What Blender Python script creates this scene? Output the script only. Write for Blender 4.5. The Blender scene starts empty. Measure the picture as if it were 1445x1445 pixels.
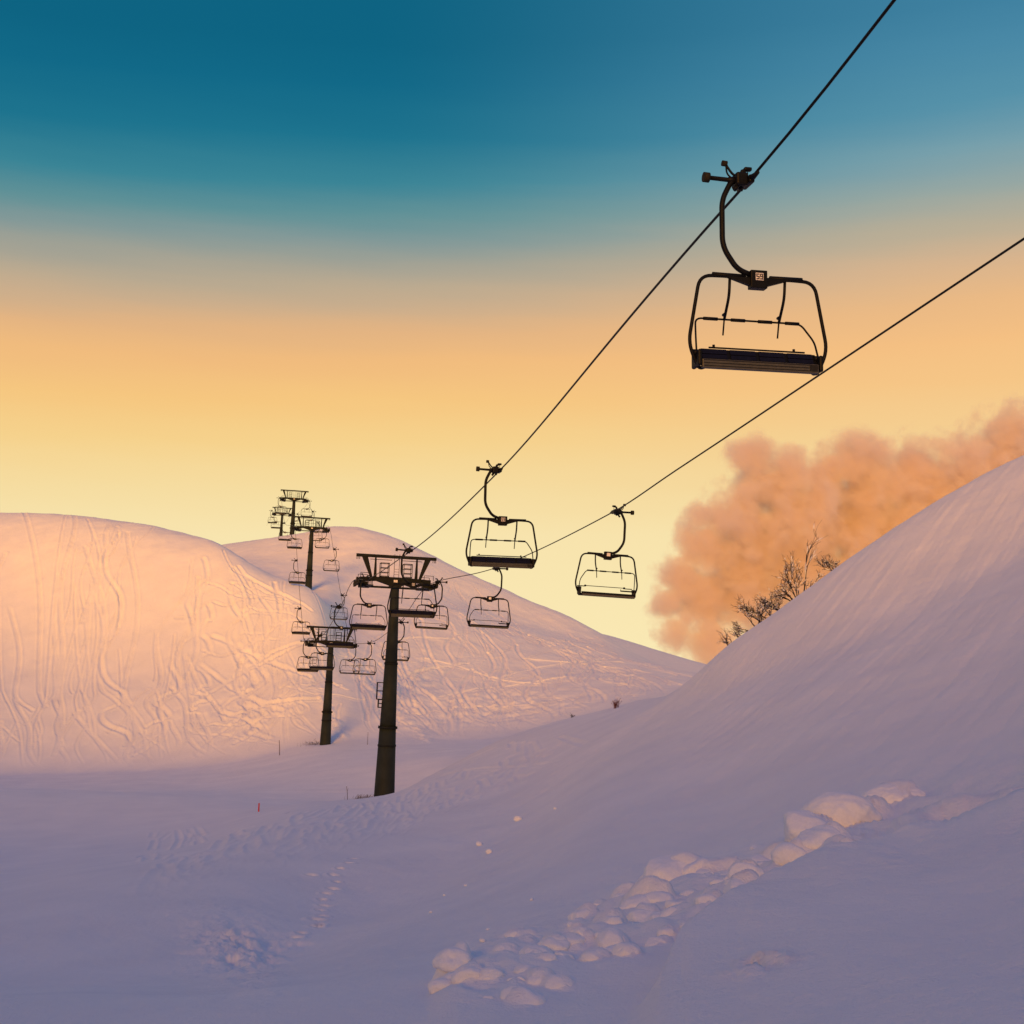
import bpy, bmesh, math, random
import numpy as np
from mathutils import Vector, Matrix

S = bpy.context.scene
COL = S.collection
PI = math.pi
rng = np.random.default_rng(7)
random.seed(7)

# ------------------------------------------------------------------ camera
F_PX = 1889.0
PITCH = math.atan(228 / F_PX)
ROLL = math.radians(1.9)
FW = np.array([0, math.cos(PITCH), math.sin(PITCH)])
U0 = np.array([0, -math.sin(PITCH), math.cos(PITCH)])
R0 = np.array([1.0, 0, 0])
RT = math.cos(ROLL) * R0 + math.sin(ROLL) * U0
UP = math.cos(ROLL) * U0 - math.sin(ROLL) * R0
cd = bpy.data.cameras.new('camera')
cam = bpy.data.objects.new('camera', cd)
COL.objects.link(cam)
cd.sensor_width = 36
cd.lens = 36 * F_PX / 1445
cd.clip_start = 0.1
cd.clip_end = 20000
cam.matrix_world = Matrix(((RT[0], UP[0], -FW[0], 0), (RT[1], UP[1], -FW[1], 0), (RT[2], UP[2], -FW[2], 0), (0, 0, 0, 1)))
S.camera = cam


def ray(u, y):
    """direction seen at a point of the photograph, scaled to one metre of depth"""
    v = FW * F_PX + RT * (u - 722.5) + UP * (722.5 - y)
    return v / v[1]


def P3(u, y, d):
    return ray(u, y) * d


# ------------------------------------------------------------------ small maths
def pchip(x, y, xq):
    x = np.asarray(x, float); y = np.asarray(y, float); xq = np.asarray(xq, float)
    m = pchip_slopes(x[:, None], y[:, None])[:, 0]
    i = np.clip(np.searchsorted(x, xq) - 1, 0, len(x) - 2)
    h = x[i + 1] - x[i]
    t = np.clip((xq - x[i]) / h, 0, 1)
    return herm(t, y[i], y[i + 1], m[i] * h, m[i + 1] * h)


def herm(t, a, b, ma, mb):
    t2 = t * t; t3 = t2 * t
    return (2 * t3 - 3 * t2 + 1) * a + (t3 - 2 * t2 + t) * ma + (-2 * t3 + 3 * t2) * b + (t3 - t2) * mb


def pchip_slopes(x, y):
    h = np.diff(x, axis=0); d = np.diff(y, axis=0) / h
    m = np.zeros_like(y)
    a, b = d[:-1], d[1:]
    w1 = 2 * h[1:] + h[:-1]; w2 = h[1:] + 2 * h[:-1]
    ok = a * b > 0
    with np.errstate(divide='ignore', invalid='ignore'):
        m[1:-1] = np.where(ok, (w1 + w2) / (w1 / np.where(ok, a, 1) + w2 / np.where(ok, b, 1)), 0)
    m[0] = d[0]; m[-1] = d[-1]
    return m


LAT = np.random.default_rng(3).random((256, 256))


def vnoise(x, y):
    xi = np.floor(x).astype(int); yi = np.floor(y).astype(int)
    fx = x - xi; fy = y - yi
    fx = fx * fx * fx * (fx * (fx * 6 - 15) + 10); fy = fy * fy * fy * (fy * (fy * 6 - 15) + 10)
    a = LAT[xi & 255, yi & 255]; b = LAT[(xi + 1) & 255, yi & 255]
    c = LAT[xi & 255, (yi + 1) & 255]; d = LAT[(xi + 1) & 255, (yi + 1) & 255]
    return (a * (1 - fx) + b * fx) * (1 - fy) + (c * (1 - fx) + d * fx) * fy - 0.5


def fbm(x, y, oct=4):
    s = 0; amp = 1.0
    for o in range(oct):
        s = s + amp * vnoise(x * 2 ** o + 17.3 * o, y * 2 ** o + 9.1 * o)
        amp *= .5
    return s


def sstep(a, b, x):
    t = np.clip((x - a) / (b - a), 0, 1)
    return t * t * (3 - 2 * t)


# ------------------------------------------------------------------ materials
def nodes_of(m):
    m.use_nodes = True
    return m.node_tree.nodes, m.node_tree.links


def paint(name, col, rough=.5, metal=0.0, var=.25, scale=6, bump=.0, spec=.12):
    m = bpy.data.materials.new(name)
    N, L = nodes_of(m)
    b = N['Principled BSDF']
    tc = N.new('ShaderNodeTexCoord')
    nz = N.new('ShaderNodeTexNoise'); nz.inputs['Scale'].default_value = scale; nz.inputs['Detail'].default_value = 5
    L.new(tc.outputs['Object'], nz.inputs['Vector'])
    rp = N.new('ShaderNodeValToRGB')
    rp.color_ramp.elements[0].position = .3; rp.color_ramp.elements[1].position = .7
    rp.color_ramp.elements[0].color = tuple(c * (1 - var) for c in col) + (1,)
    rp.color_ramp.elements[1].color = tuple(min(1, c * (1 + var)) for c in col) + (1,)
    L.new(nz.outputs['Fac'], rp.inputs['Fac'])
    L.new(rp.outputs['Color'], b.inputs['Base Color'])
    b.inputs['Roughness'].default_value = rough
    b.inputs['Metallic'].default_value = metal
    b.inputs['Specular IOR Level'].default_value = spec
    if bump:
        bp = N.new('ShaderNodeBump'); bp.inputs['Strength'].default_value = bump; bp.inputs['Distance'].default_value = .01
        L.new(nz.outputs['Fac'], bp.inputs['Height']); L.new(bp.outputs['Normal'], b.inputs['Normal'])
    return m


M = {
    'steel': paint('dark_steel', (.009, .011, .012), .6, .0, .3, 3),
    'mast': paint('mast_paint', (.020, .026, .026), .65, .0, .25, 1.2),
    'chair': paint('chair_paint', (.0055, .006, .0075), .5, .0, .25, 9),
    'rope': paint('steel_rope', (.008, .008, .008), .5, .3, .3, 40),
    'blue': paint('navy_panel', (.006, .007, .020), .5, .0, .2, 12),
    'alu': paint('grey_extrusion', (.085, .085, .08), .45, .2, .15, 15),
    'aludark': paint('dark_groove', (.022, .022, .022), .5, .2, .15, 15),
    'rubber': paint('roller_rubber', (.022, .020, .014), .8, 0, .25, 20),
    'white': paint('white_plate', (.75, .73, .72), .5, 0, .06, 20),
    'ink': paint('navy_ink', (.02, .02, .05), .5, 0, .1, 20),
    'bark': paint('dark_bark', (.030, .031, .045), .85, 0, .35, 8),
    'rust': paint('dry_twigs', (.10, .035, .03), .85, 0, .35, 8),
    'straw': paint('dry_grass', (.10, .075, .06), .9, 0, .3, 8),
    'red': paint('red_marker', (.55, .04, .03), .5, 0, .15, 6),
    'wood': paint('weathered_pole', (.09, .06, .055), .8, 0, .3, 6),
}


def snow_material():
    m = bpy.data.materials.new('snow')
    N, L = nodes_of(m)
    b = N['Principled BSDF']
    tc = N.new('ShaderNodeTexCoord')
    def noise(sc, det, ro=.55):
        n = N.new('ShaderNodeTexNoise'); n.inputs['Scale'].default_value = sc
        n.inputs['Detail'].default_value = det; n.inputs['Roughness'].default_value = ro
        L.new(tc.outputs['Object'], n.inputs['Vector']); return n
    n0 = noise(.35, 6); rp = N.new('ShaderNodeValToRGB')
    rp.color_ramp.elements[0].position = .3; rp.color_ramp.elements[1].position = .72
    rp.color_ramp.elements[0].color = (.80, .80, .83, 1); rp.color_ramp.elements[1].color = (.88, .87, .88, 1)
    L.new(n0.outputs['Fac'], rp.inputs['Fac']); L.new(rp.outputs['Color'], b.inputs['Base Color'])
    b.inputs['Roughness'].default_value = .75
    b.inputs['Specular IOR Level'].default_value = .25
    n1 = noise(2.2, 8, .6); n2 = noise(45, 4, .6)
    b1 = N.new('ShaderNodeBump'); b1.inputs['Strength'].default_value = .35; b1.inputs['Distance'].default_value = .06
    L.new(n1.outputs['Fac'], b1.inputs['Height'])
    n3 = noise(11, 5, .65); b3 = N.new('ShaderNodeBump'); b3.inputs['Strength'].default_value = .7; b3.inputs['Distance'].default_value = .028
    L.new(n3.outputs['Fac'], b3.inputs['Height']); L.new(b1.outputs['Normal'], b3.inputs['Normal'])
    b2 = N.new('ShaderNodeBump'); b2.inputs['Strength'].default_value = .8; b2.inputs['Distance'].default_value = .012
    L.new(n2.outputs['Fac'], b2.inputs['Height']); L.new(b3.outputs['Normal'], b2.inputs['Normal'])
    L.new(b2.outputs['Normal'], b.inputs['Normal'])
    return m


M['snow'] = snow_material()
M['ball'] = paint('packed_snow', (.82, .82, .85), .75, 0, .04, 12, .35)


# ------------------------------------------------------------------ object helpers
def tag(o, label=None, cat=None, group=None, kind=None):
    if label: o['label'] = label
    if cat: o['category'] = cat
    if group: o['group'] = group
    if kind: o['kind'] = kind
    return o


def empty(name, loc=(0, 0, 0), rz=0.0):
    o = bpy.data.objects.new(name, None)
    o.location = loc; o.rotation_euler = (0, 0, rz); o.empty_display_size = .3
    COL.objects.link(o)
    return o


class MB:
    def __init__(s):
        s.v = []; s.f = []; s.mi = []; s.sm = []

    def add(s, vs, fs, mi=0, smooth=False):
        o = len(s.v)
        s.v += [tuple(map(float, v)) for v in vs]
        s.f += [tuple(i + o for i in f) for f in fs]
        s.mi += [mi] * len(fs); s.sm += [smooth] * len(fs)

    def box(s, lo, hi, mi=0, rot=None, piv=None, bev=0.0):
        x0, y0, z0 = lo; x1, y1, z1 = hi
        c = [(x0, y0, z0), (x1, y0, z0), (x1, y1, z0), (x0, y1, z0), (x0, y0, z1), (x1, y0, z1), (x1, y1, z1), (x0, y1, z1)]
        fs = [(0, 3, 2, 1), (4, 5, 6, 7), (0, 1, 5, 4), (1, 2, 6, 5), (2, 3, 7, 6), (3, 0, 4, 7)]
        if rot is not None:
            piv = Vector(piv if piv else ((x0 + x1) / 2, (y0 + y1) / 2, (z0 + z1) / 2))
            c = [tuple(rot @ (Vector(p) - piv) + piv) for p in c]
        if bev > 0:
            bm = bmesh.new()
            bv = [bm.verts.new(p) for p in c]
            for f in fs: bm.faces.new([bv[i] for i in f])
            bmesh.ops.bevel(bm, geom=list(bm.edges), offset=bev, segments=2, affect='EDGES', profile=.5)
            bm.verts.index_update()
            s.add([v.co for v in bm.verts], [[v.index for v in f.verts] for f in bm.faces], mi, False)
            bm.free()
        else:
            s.add(c, fs, mi)

    def bar(s, a, b, w, h=None, mi=0):
        """rectangular bar from a to b"""
        a = Vector(a); b = Vector(b); h = h or w
        d = (b - a); L = d.length; d.normalize()
        up = Vector((0, 1, 0)) if abs(d.y) < .9 else Vector((0, 0, 1))
        x = d.cross(up).normalized(); y = x.cross(d)
        vs = []
        for p in (a, b):
            for sx, sy in ((-1, -1), (1, -1), (1, 1), (-1, 1)):
                vs.append(p + x * sx * w / 2 + y * sy * h / 2)
        s.add(vs, [(3, 2, 1, 0), (4, 5, 6, 7), (0, 1, 5, 4), (1, 2, 6, 5), (2, 3, 7, 6), (3, 0, 4, 7)], mi)

    def tube(s, pts, r, n=10, mi=0, cap=True, smooth=True):
        pts = [Vector(p) for p in pts]
        k = len(pts)
        rs = r if hasattr(r, '__len__') else [r] * k
        tang = []
        for i in range(k):
            a = pts[max(0, i - 1)]; b = pts[min(k - 1, i + 1)]
            tang.append((b - a).normalized())
        ref = Vector((0, 0, 1)) if abs(tang[0].z) < .9 else Vector((0, 1, 0))
        x = tang[0].cross(ref).normalized()
        vs = []
        for i in range(k):
            t = tang[i]
            x = (x - t * x.dot(t)).normalized()
            y = t.cross(x)
            for j in range(n):
                a = 2 * PI * j / n
                vs.append(pts[i] + (x * math.cos(a) + y * math.sin(a)) * rs[i])
        fs = []
        for i in range(k - 1):
            for j in range(n):
                j2 = (j + 1) % n
                fs.append((i * n + j, i * n + j2, (i + 1) * n + j2, (i + 1) * n + j))
        s.add(vs, fs, mi, smooth)
        if cap:
            o = len(s.v) - k * n
            s.f += [tuple(o + j for j in range(n))[::-1], tuple(o + (k - 1) * n + j for j in range(n))]
            s.mi += [mi, mi]; s.sm += [False, False]

    def cyl(s, a, b, r, n=16, mi=0, r2=None):
        s.tube([a, b], [r, r2 if r2 is not None else r], n, mi)

    def mesh(s, name, mats):
        me = bpy.data.meshes.new(name)
        me.from_pydata(s.v, [], s.f)
        for m in (mats if isinstance(mats, (list, tuple)) else [mats]): me.materials.append(m)
        me.polygons.foreach_set('material_index', s.mi)
        me.polygons.foreach_set('use_smooth', s.sm)
        me.update()
        return me

    def build(s, name, mats, parent=None):
        o = bpy.data.objects.new(name, s.mesh(name, mats))
        COL.objects.link(o)
        if parent is not None: o.parent = parent
        return o


def fillet(pts, rad, n=6):
    """polyline with rounded corners; rad is one radius per point"""
    out = [Vector(pts[0])]
    for i in range(1, len(pts) - 1):
        p = Vector(pts[i]); a = Vector(pts[i - 1]) - p; b = Vector(pts[i + 1]) - p
        r = min(rad[i], a.length * .49, b.length * .49)
        pa = p + a.normalized() * r; pb = p + b.normalized() * r
        for k in range(n + 1):
            t = k / n
            out.append(pa * (1 - t) ** 2 + p * 2 * t * (1 - t) + pb * t * t)
    out.append(Vector(pts[-1]))
    return out


def copy_tree(o, parent=None):
    c = o.copy(); COL.objects.link(c)
    if parent is not None: c.parent = parent
    for ch in o.children: copy_tree(ch, c)
    return c


# ================================================================== TERRAIN
# depth lines of the valley from near to far; each point is (photo x, photo y, depth) or ('z', photo x, depth, height)
# or ('a', azimuth degrees, range, height) for the land outside the picture, where a ridge is added to block the sun
HZ = 'z'; AZ = 'a'
LINES = [
 # 1 near edge
 [(-60,1440,9),(150,1440,9),(500,1440,8.5),(850,1440,8),(1170,1440,6.6),(1445,1440,5.6),(AZ,60,6,-.3),(AZ,100,6,.3),(AZ,180,7,-1),(AZ,-60,9,-2.1),(AZ,-180,7,-1)],
 # 2 near slope
 [(-60,1402,14),(275,1400,14),(470,1372,16),(600,1330,18),(720,1290,19),(850,1240,20),(1000,1200,20),(1170,1200,15),(1445,1200,11),(AZ,45,14,2.2),(AZ,70,14,4),(AZ,100,14,4.5),(AZ,180,16,0),(AZ,-60,15,-3),(AZ,-180,16,0)],
 # 3 gully
 [(-60,1392,19),(150,1383,20),(275,1366,21),(360,1347,23),(470,1303,27),(600,1243,32),(720,1162,41),(850,1062,48),(930,1014,50),(1000,985,47),(1170,930,41),(1445,800,40),(AZ,40,42,10),(AZ,70,40,14.5),(AZ,100,40,15.5),(AZ,140,40,10),(AZ,180,40,3),(AZ,-60,22,-4),(AZ,-120,28,-2),(AZ,-180,40,3)],
 # 4 bank top and ridge of the right slope
 [(-60,1310,26),(150,1283,27),(275,1260,29),(420,1226,34),(560,1188,41),(700,1128,50),(850,1040,56),(940,985,60),(1000,935,57),(1020,916,56.5),(1100,861,57),(1170,810,58),(1300,725,60),(1445,650,63),(AZ,30,72,15),(AZ,45,76,18),(AZ,60,78,19),(AZ,90,75,20),(AZ,120,75,18),(AZ,150,75,14),(AZ,180,75,12),(AZ,-60,40,-4.5),(AZ,-90,60,4),(AZ,-120,70,11),(AZ,-180,75,12)],
 # 5 crest of the middle roll; behind the camera, an added ridge blocking the sun
 [(-60,1190,80),(150,1175,84),(275,1160,86),(365,1144,87),(430,1133,87),(500,1127,87),(553,1119,87),(620,1087,87),(720,1038,86),(850,1002,84),(930,984,82),(HZ,1000,80,-1.2),(HZ,1170,80,1.5),(HZ,1445,84,6),(AZ,30,98,9),(AZ,45,100,14),(AZ,60,100,17),(AZ,90,96,18),(AZ,120,100,19),(AZ,150,105,23),(AZ,180,105,25),(AZ,-40,84,-7),(AZ,-58,92,4),(AZ,-72,98,14),(AZ,-90,102,19),(AZ,-110,104,23),(AZ,-140,105,25),(AZ,-180,105,25)],
 # 6 dip; at the unseen left and back, more of the added sun-blocking ridge
 [(HZ,-60,101,-9.9),(HZ,275,101,-9.9),(HZ,500,101,-9.9),(HZ,620,101,-9.0),(HZ,720,101,-7.4),(HZ,850,100,-5.6),(HZ,930,99,-4.6),(HZ,1170,100,-3),(HZ,1445,102,-1),(AZ,45,114,2),(AZ,90,115,8),(AZ,180,140,16),(AZ,-40,104,-8),(AZ,-62,125,4),(AZ,-80,150,20),(AZ,-100,150,24),(AZ,-140,145,22),(AZ,-180,140,16)],
 # 7 piste; at the unseen left and back, outer slope of the added ridge
 [(-60,1118,118),(275,1112,120),(450,1087,120),(560,1073,120),(640,1064,120),(720,1057,120),(850,1042,118),(1000,1030,118),(1170,1010,118),(1445,980,118),(AZ,60,130,0),(AZ,180,190,2),(AZ,-40,124,-8.5),(AZ,-65,155,0),(AZ,-85,200,14),(AZ,-120,200,8),(AZ,-180,190,2)],
 # 8 foot of the hills
 [(-60,1095,138),(275,1085,138),(400,1061,139),(459,1047,140),(560,1046,142),(640,1047,142),(720,1040,142),(850,1010,140),(930,990,140),(1000,985,140),(1170,975,140),(1445,960,140)],
 # 9 lower hill
 [(-60,975,156),(275,972,155),(360,970,154),(420,964,153),(465,972,154),(520,972,158),(560,965,163),(700,972,168),(850,960,170),(930,957,172),(1000,960,172),(1170,960,172),(1445,955,172)],
 # 10 spur of the left hill
 [(-60,722,215),(100,728,206),(200,740,200),(275,757,195),(300,764,192),(320,775,188),(345,790,184),(380,809,181),(432,827,178),(450,840,176.5),(463,858,174.5),(474,886,174),(492,895,177),(560,872,190),(640,882,194),(700,902,195),(850,930,195),(930,943,190),(1000,952,190),(1170,955,190),(1445,950,190)],
 # 11 behind the spur
 [(HZ,-60,229,19),(HZ,100,219,19),(HZ,200,212,18),(HZ,275,207,16),(HZ,320,198,13),(HZ,380,191,11),(HZ,432,187,9.8),(HZ,463,183.5,8.3),(490,888,182.5),(560,860,196),(640,868,200),(700,888,202),(850,922,202),(930,940,198),(1000,952,198),(1170,955,198),(1445,950,198)],
 # 12 middle of the main hill
 [(-60,800,245),(275,800,232),(320,790,228),(380,792,222),(440,802,215),(490,814,213),(560,818,214),(650,850,215),(750,886,215),(850,910,214),(930,938,212),(1000,952,210),(1170,955,210),(1445,950,210)],
 # 13 skyline of the main hill
 [(-60,800,262),(200,792,256),(275,784,252),(320,771,250),(370,762,248),(430,752,246),(470,743,245),(500,744,245),(540,753,244),(600,780,242),(650,804,240),(700,827,238),(750,849,236),(800,869,234),(835,887,232),(880,912,230),(930,937,228),(1000,951,225),(1170,953,225),(1445,950,225)],
 # 14 ground behind it
 [(HZ,-60,340,24),(HZ,275,340,28),(HZ,430,340,29),(HZ,500,335,27),(HZ,600,330,20),(HZ,700,325,13),(HZ,835,320,7),(HZ,930,315,2),(HZ,1000,310,0),(HZ,1445,310,-2)],
 # 15 far hill
 [(HZ,-60,420,28),(HZ,275,420,29),(HZ,500,420,26),(HZ,700,420,15),(800,893,420),(835,893,420),(880,903,420),(930,918,420),(985,934,420),(1050,950,420),(1170,958,420),(1445,960,420)],
 [(AZ,-180,800,-30),(AZ,180,800,-30)],
 [(AZ,-180,6000,-160),(AZ,180,6000,-160)],
]
NSEG = [14, 190, 150, 130, 290, 26, 50, 50, 130, 170, 22, 75, 75, 24, 12, 6, 4]

az_in = np.linspace(-23.6, 23.6, 1090)
az_mid = np.concatenate([np.linspace(-60, -23.8, 110), az_in, np.linspace(23.8, 60, 130)])
az_all = np.concatenate([np.linspace(-180, -61, 60), az_mid, np.linspace(61, 180, 60)])
NA = len(az_all)
kn_r = [np.full(NA, .25)]; kn_z = [np.full(NA, -1.75)]
for ln in LINES:
    pts = []
    for q in ln:
        if q[0] == AZ: pts.append((q[1], q[2], q[3]))
        else:
            if q[0] == HZ:
                v = ray(q[1], 950) * q[2]; v[2] = q[3]
            else: v = P3(*q)
            pts.append((math.degrees(math.atan2(v[0], v[1])), math.hypot(v[0], v[1]), v[2]))
    pts.sort()
    a = np.array([p[0] for p in pts])
    if a[0] > -179:
        pts = [(-180, pts[0][1], pts[0][2])] + pts
    if a[-1] < 179:
        pts = pts + [(180, pts[-1][1], pts[-1][2])]
    a = np.array([p[0] for p in pts])
    kn_r.append(pchip(a, [p[1] for p in pts], az_all))
    kn_z.append(pchip(a, [p[2] for p in pts], az_all))
kn_r = np.array(kn_r); kn_z = np.array(kn_z)
def soften(row, sg):
    k = np.arange(-int(3 * sg), int(3 * sg) + 1); w = np.exp(-.5 * (k / sg) ** 2); w /= w.sum()
    p = np.pad(row, len(k) // 2, mode='edge')
    return np.convolve(p, w, mode='valid')


for k in range(1, len(kn_r)):
    sg = 22 if k <= 3 else 12 if k == 4 else 14 if k in (6, 7, 8) else 5
    kn_r[k] = soften(kn_r[k], sg); kn_z[k] = soften(kn_z[k], sg)
for k in range(1, len(kn_r)):
    kn_r[k] = np.maximum(kn_r[k], kn_r[k - 1] * 1.01 + .3)
mz = pchip_slopes(kn_r, kn_z)
for k in range(1, 9): mz[k] = soften(mz[k], 22)
for k in range(9, len(mz)): mz[k] = soften(mz[k], 6)
Rg = []; Zg = []; Tg = []
for k in range(len(kn_r) - 1):
    n = NSEG[k]
    h = kn_r[k + 1] - kn_r[k]
    for i in range(n):
        t = i / n
        Rg.append(kn_r[k] + h * t); Zg.append(herm(t, kn_z[k], kn_z[k + 1], mz[k] * h, mz[k + 1] * h)); Tg.append(k + t)
Rg.append(kn_r[-1]); Zg.append(kn_z[-1]); Tg.append(len(kn_r) - 1)
Rg = np.array(Rg); Zg = np.array(Zg); Tg = np.array(Tg)
NR = len(Tg)
AR = np.radians(az_all)[None, :]
Xg = Rg * np.sin(AR); Yg = Rg * np.cos(AR)
Zbase = Zg.copy()


def photo_xy(x, y, z):
    p = np.stack([x, y, z], -1)
    w = p @ FW
    w = np.where(w > .1, w, .1)
    return 722.5 + F_PX * (p @ RT) / w, 722.5 - F_PX * (p @ UP) / w


def hit(u, y):
    """first point of the bare ground along a line of sight; returns column, row (floats)"""
    v = ray(u, y)
    a = math.degrees(math.atan2(v[0], v[1])); s = v[2] / math.hypot(v[0], v[1])
    c = float(np.interp(a, az_all, np.arange(NA)))
    c0 = int(c); f = c - c0
    r = Rg[:, c0] * (1 - f) + Rg[:, c0 + 1] * f; z = Zbase[:, c0] * (1 - f) + Zbase[:, c0 + 1] * f
    g = np.nonzero(z - s * r >= 0)[0]
    g = g[g > 6]
    return c, (float(g[0]) if len(g) else 900.0)


def plan(c, t):
    """plan position for a column / row"""
    c0 = int(np.clip(c, 0, NA - 2)); f = c - c0; t0 = int(np.clip(t, 0, NR - 2)); g = t - t0
    def q(A): return (A[t0, c0] * (1 - f) + A[t0, c0 + 1] * f) * (1 - g) + (A[t0 + 1, c0] * (1 - f) + A[t0 + 1, c0 + 1] * f) * g
    return q(Xg), q(Yg), q(Zg)


def ground(u, y):
    return plan(*hit(u, y))


def height_at(x, y):
    a = math.degrees(math.atan2(x, y)); r = math.hypot(x, y)
    c = float(np.interp(a, az_all, np.arange(NA))); c0 = int(min(c, NA - 2)); f = c - c0
    z0 = np.interp(r, Rg[:, c0], Zg[:, c0]); z1 = np.interp(r, Rg[:, c0 + 1], Zg[:, c0 + 1])
    return float(z0 * (1 - f) + z1 * f)


PU, PV = photo_xy(Xg, Yg, Zg)

# --- broad relief and wind ripple
T2 = Tg[:, None] + 0 * Rg
hillmask = sstep(8.1, 8.6, T2) * (1 - sstep(13.0, 14.0, T2))
midmask = sstep(3.95, 4.2, T2) * (1 - sstep(4.85, 5.05, T2))
Zg = Zg + .16 * fbm(Xg / 14, Yg / 14, 3) * sstep(3.2, 6, T2) * np.clip(Rg / 100, 0, 1.5) * (1 - .8 * sstep(5, 6, T2) * (1 - sstep(7.6, 8.2, T2)))
Zg = Zg + .035 * fbm(Xg / 1.3 + .3 * Yg, Yg / 3.1, 3) * sstep(1, 3, T2) * (1 - sstep(4, 4.6, T2))
Zg = Zg + hillmask * .12 * fbm(Xg / 2.2, Yg / 3.0, 3)
Zg = Zg + midmask * (.018 * fbm(Xg / .8, Yg / 1.5, 3))

# --- tracks: distance field stamped along plan polylines
def track_field(lines, w, step=.2):
    D = np.full(Rg.shape, 9.0, np.float32)
    for cs, ts in lines:
        pts = np.array([plan(c, t)[:2] for c, t in zip(cs, ts)])
        seg = np.hypot(*np.diff(pts, axis=0).T)
        L = np.concatenate([[0], np.cumsum(seg)])
        q = np.arange(0, L[-1], step)
        xs = np.interp(q, L, pts[:, 0]); ys = np.interp(q, L, pts[:, 1])
        cq = np.interp(np.degrees(np.arctan2(xs, ys)), az_all, np.arange(NA))
        rq = np.hypot(xs, ys)
        for x, y, c, r in zip(xs, ys, cq, rq):
            ci = int(c + .5)
            if ci < 2 or ci > NA - 3: continue
            dc = max(1, int(w / (r * (AR[0, ci + 1] - AR[0, ci])) + 1))
            dc = min(dc, 40)
            col = Rg[:, ci]
            a = np.searchsorted(col, r - w); b = np.searchsorted(col, r + w) + 1
            sl = (slice(a, b), slice(max(0, ci - dc), ci + dc + 1))
            d = np.hypot(Xg[sl] - x, Yg[sl] - y)
            D[sl] = np.minimum(D[sl], d)
    return D


def trench(D, w, depth, rim):
    return -depth * np.exp(-(D / w) ** 2) + rim * np.exp(-((D - 1.75 * w) / (.6 * w)) ** 2)


def row_of(t):
    return float(np.interp(t, Tg, np.arange(NR)))


def col_of(u, y=950):
    v = ray(u, y)
    return float(np.interp(math.degrees(math.atan2(v[0], v[1])), az_all, np.arange(NA)))


lines = []
R_ = random.Random(5)
# swinging descents of the left hill
for k in range(9):
    t0 = R_.uniform(9.3, 9.96); t1 = R_.uniform(8.2, 8.9)
    u0 = R_.uniform(30, 400) if k > 6 else R_.uniform(280, 340)
    u1 = u0 + R_.uniform(-90, 50)
    n = 70; A = R_.uniform(8, 26); ph = R_.uniform(0, 6.3); fr = R_.uniform(2.0, 4.2)
    cs = []; ts = []
    for i in range(n):
        s = i / (n - 1)
        sw = math.sin(ph + 2 * PI * fr * s)
        cs.append(col_of(u0 + (u1 - u0) * s + A * sw * (.6 + .6 * s))); ts.append(row_of(t0 + (t1 - t0) * s + .012 * math.cos(ph + 4 * PI * fr * s)))
    lines.append((cs, ts))
# descents of the main hill face, drifting to the right as they fall
for k in range(26):
    u0 = R_.uniform(500, 930); t0 = R_.uniform(9.2, 12.2) if u0 > 600 else R_.uniform(8.9, 10.5); t1 = max(8.08, t0 - R_.uniform(.8, 2.6))
    u1 = u0 + R_.uniform(-10, 90)
    n = 60; A = R_.uniform(5, 20); ph = R_.uniform(0, 6.3); fr = R_.uniform(.6, 2.2)
    cs = []; ts = []
    for i in range(n):
        s = i / (n - 1)
        cs.append(col_of(u0 + (u1 - u0) * s + A * math.sin(ph + 2 * PI * fr * s) * (.5 + .6 * s))); ts.append(row_of(t0 + (t1 - t0) * s))
    lines.append((cs, ts))
# long traverses
for (ua, ya, ub, yb) in [(285, 985, 430, 905), (300, 900, 440, 955), (330, 955, 470, 925), (280, 940, 400, 1000), (560, 960, 660, 935), (620, 985, 800, 955),
                         (700, 960, 880, 935), (600, 930, 760, 965), (330, 1010, 450, 985), (640, 1000, 800, 985), (740, 930, 900, 945), (330, 805, 440, 860), (345, 815, 420, 850), (560, 905, 640, 900)]:
    ca, ra = hit(ua, ya); cb, rb = hit(ub, yb)
    n = 30; cs = []; ts = []
    for i in range(n):
        s = i / (n - 1)
        cs.append(ca + (cb - ca) * s); ts.append(ra + (rb - ra) * s + 4 * math.sin(s * 5))
    lines.append((cs, ts))
D = track_field(lines, 1.3, .3)
fine = []
for k in range(150):
    left_hill = k < 76
    if left_hill:
        u0 = R_.uniform(-40, 445); t0 = R_.uniform(8.6, 9.97); t1 = max(8.05, t0 - R_.uniform(.35, 1.5)); du = R_.uniform(-70, 80)
    else:
        u0 = R_.uniform(480, 940); t0 = R_.uniform(8.4, 12.6 if u0 > 560 else 10.5); t1 = max(8.03, t0 - R_.uniform(.4, 2.4)); du = R_.uniform(-30, 110)
    n = 50; A = R_.uniform(3, 17); ph = R_.uniform(0, 6.3); fr = R_.uniform(.4, 2.6) * (t0 - t1); pair = R_.random() < .45
    for off in ((0, 3.2) if pair else (0,)):
        cs = []; ts = []
        for i in range(n):
            q = i / (n - 1)
            cs.append(col_of(u0 + off + du * q + A * math.sin(ph + 2 * PI * fr * q) * (.5 + .6 * q))); ts.append(row_of(t0 + (t1 - t0) * q))
        fine.append((cs, ts))
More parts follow.
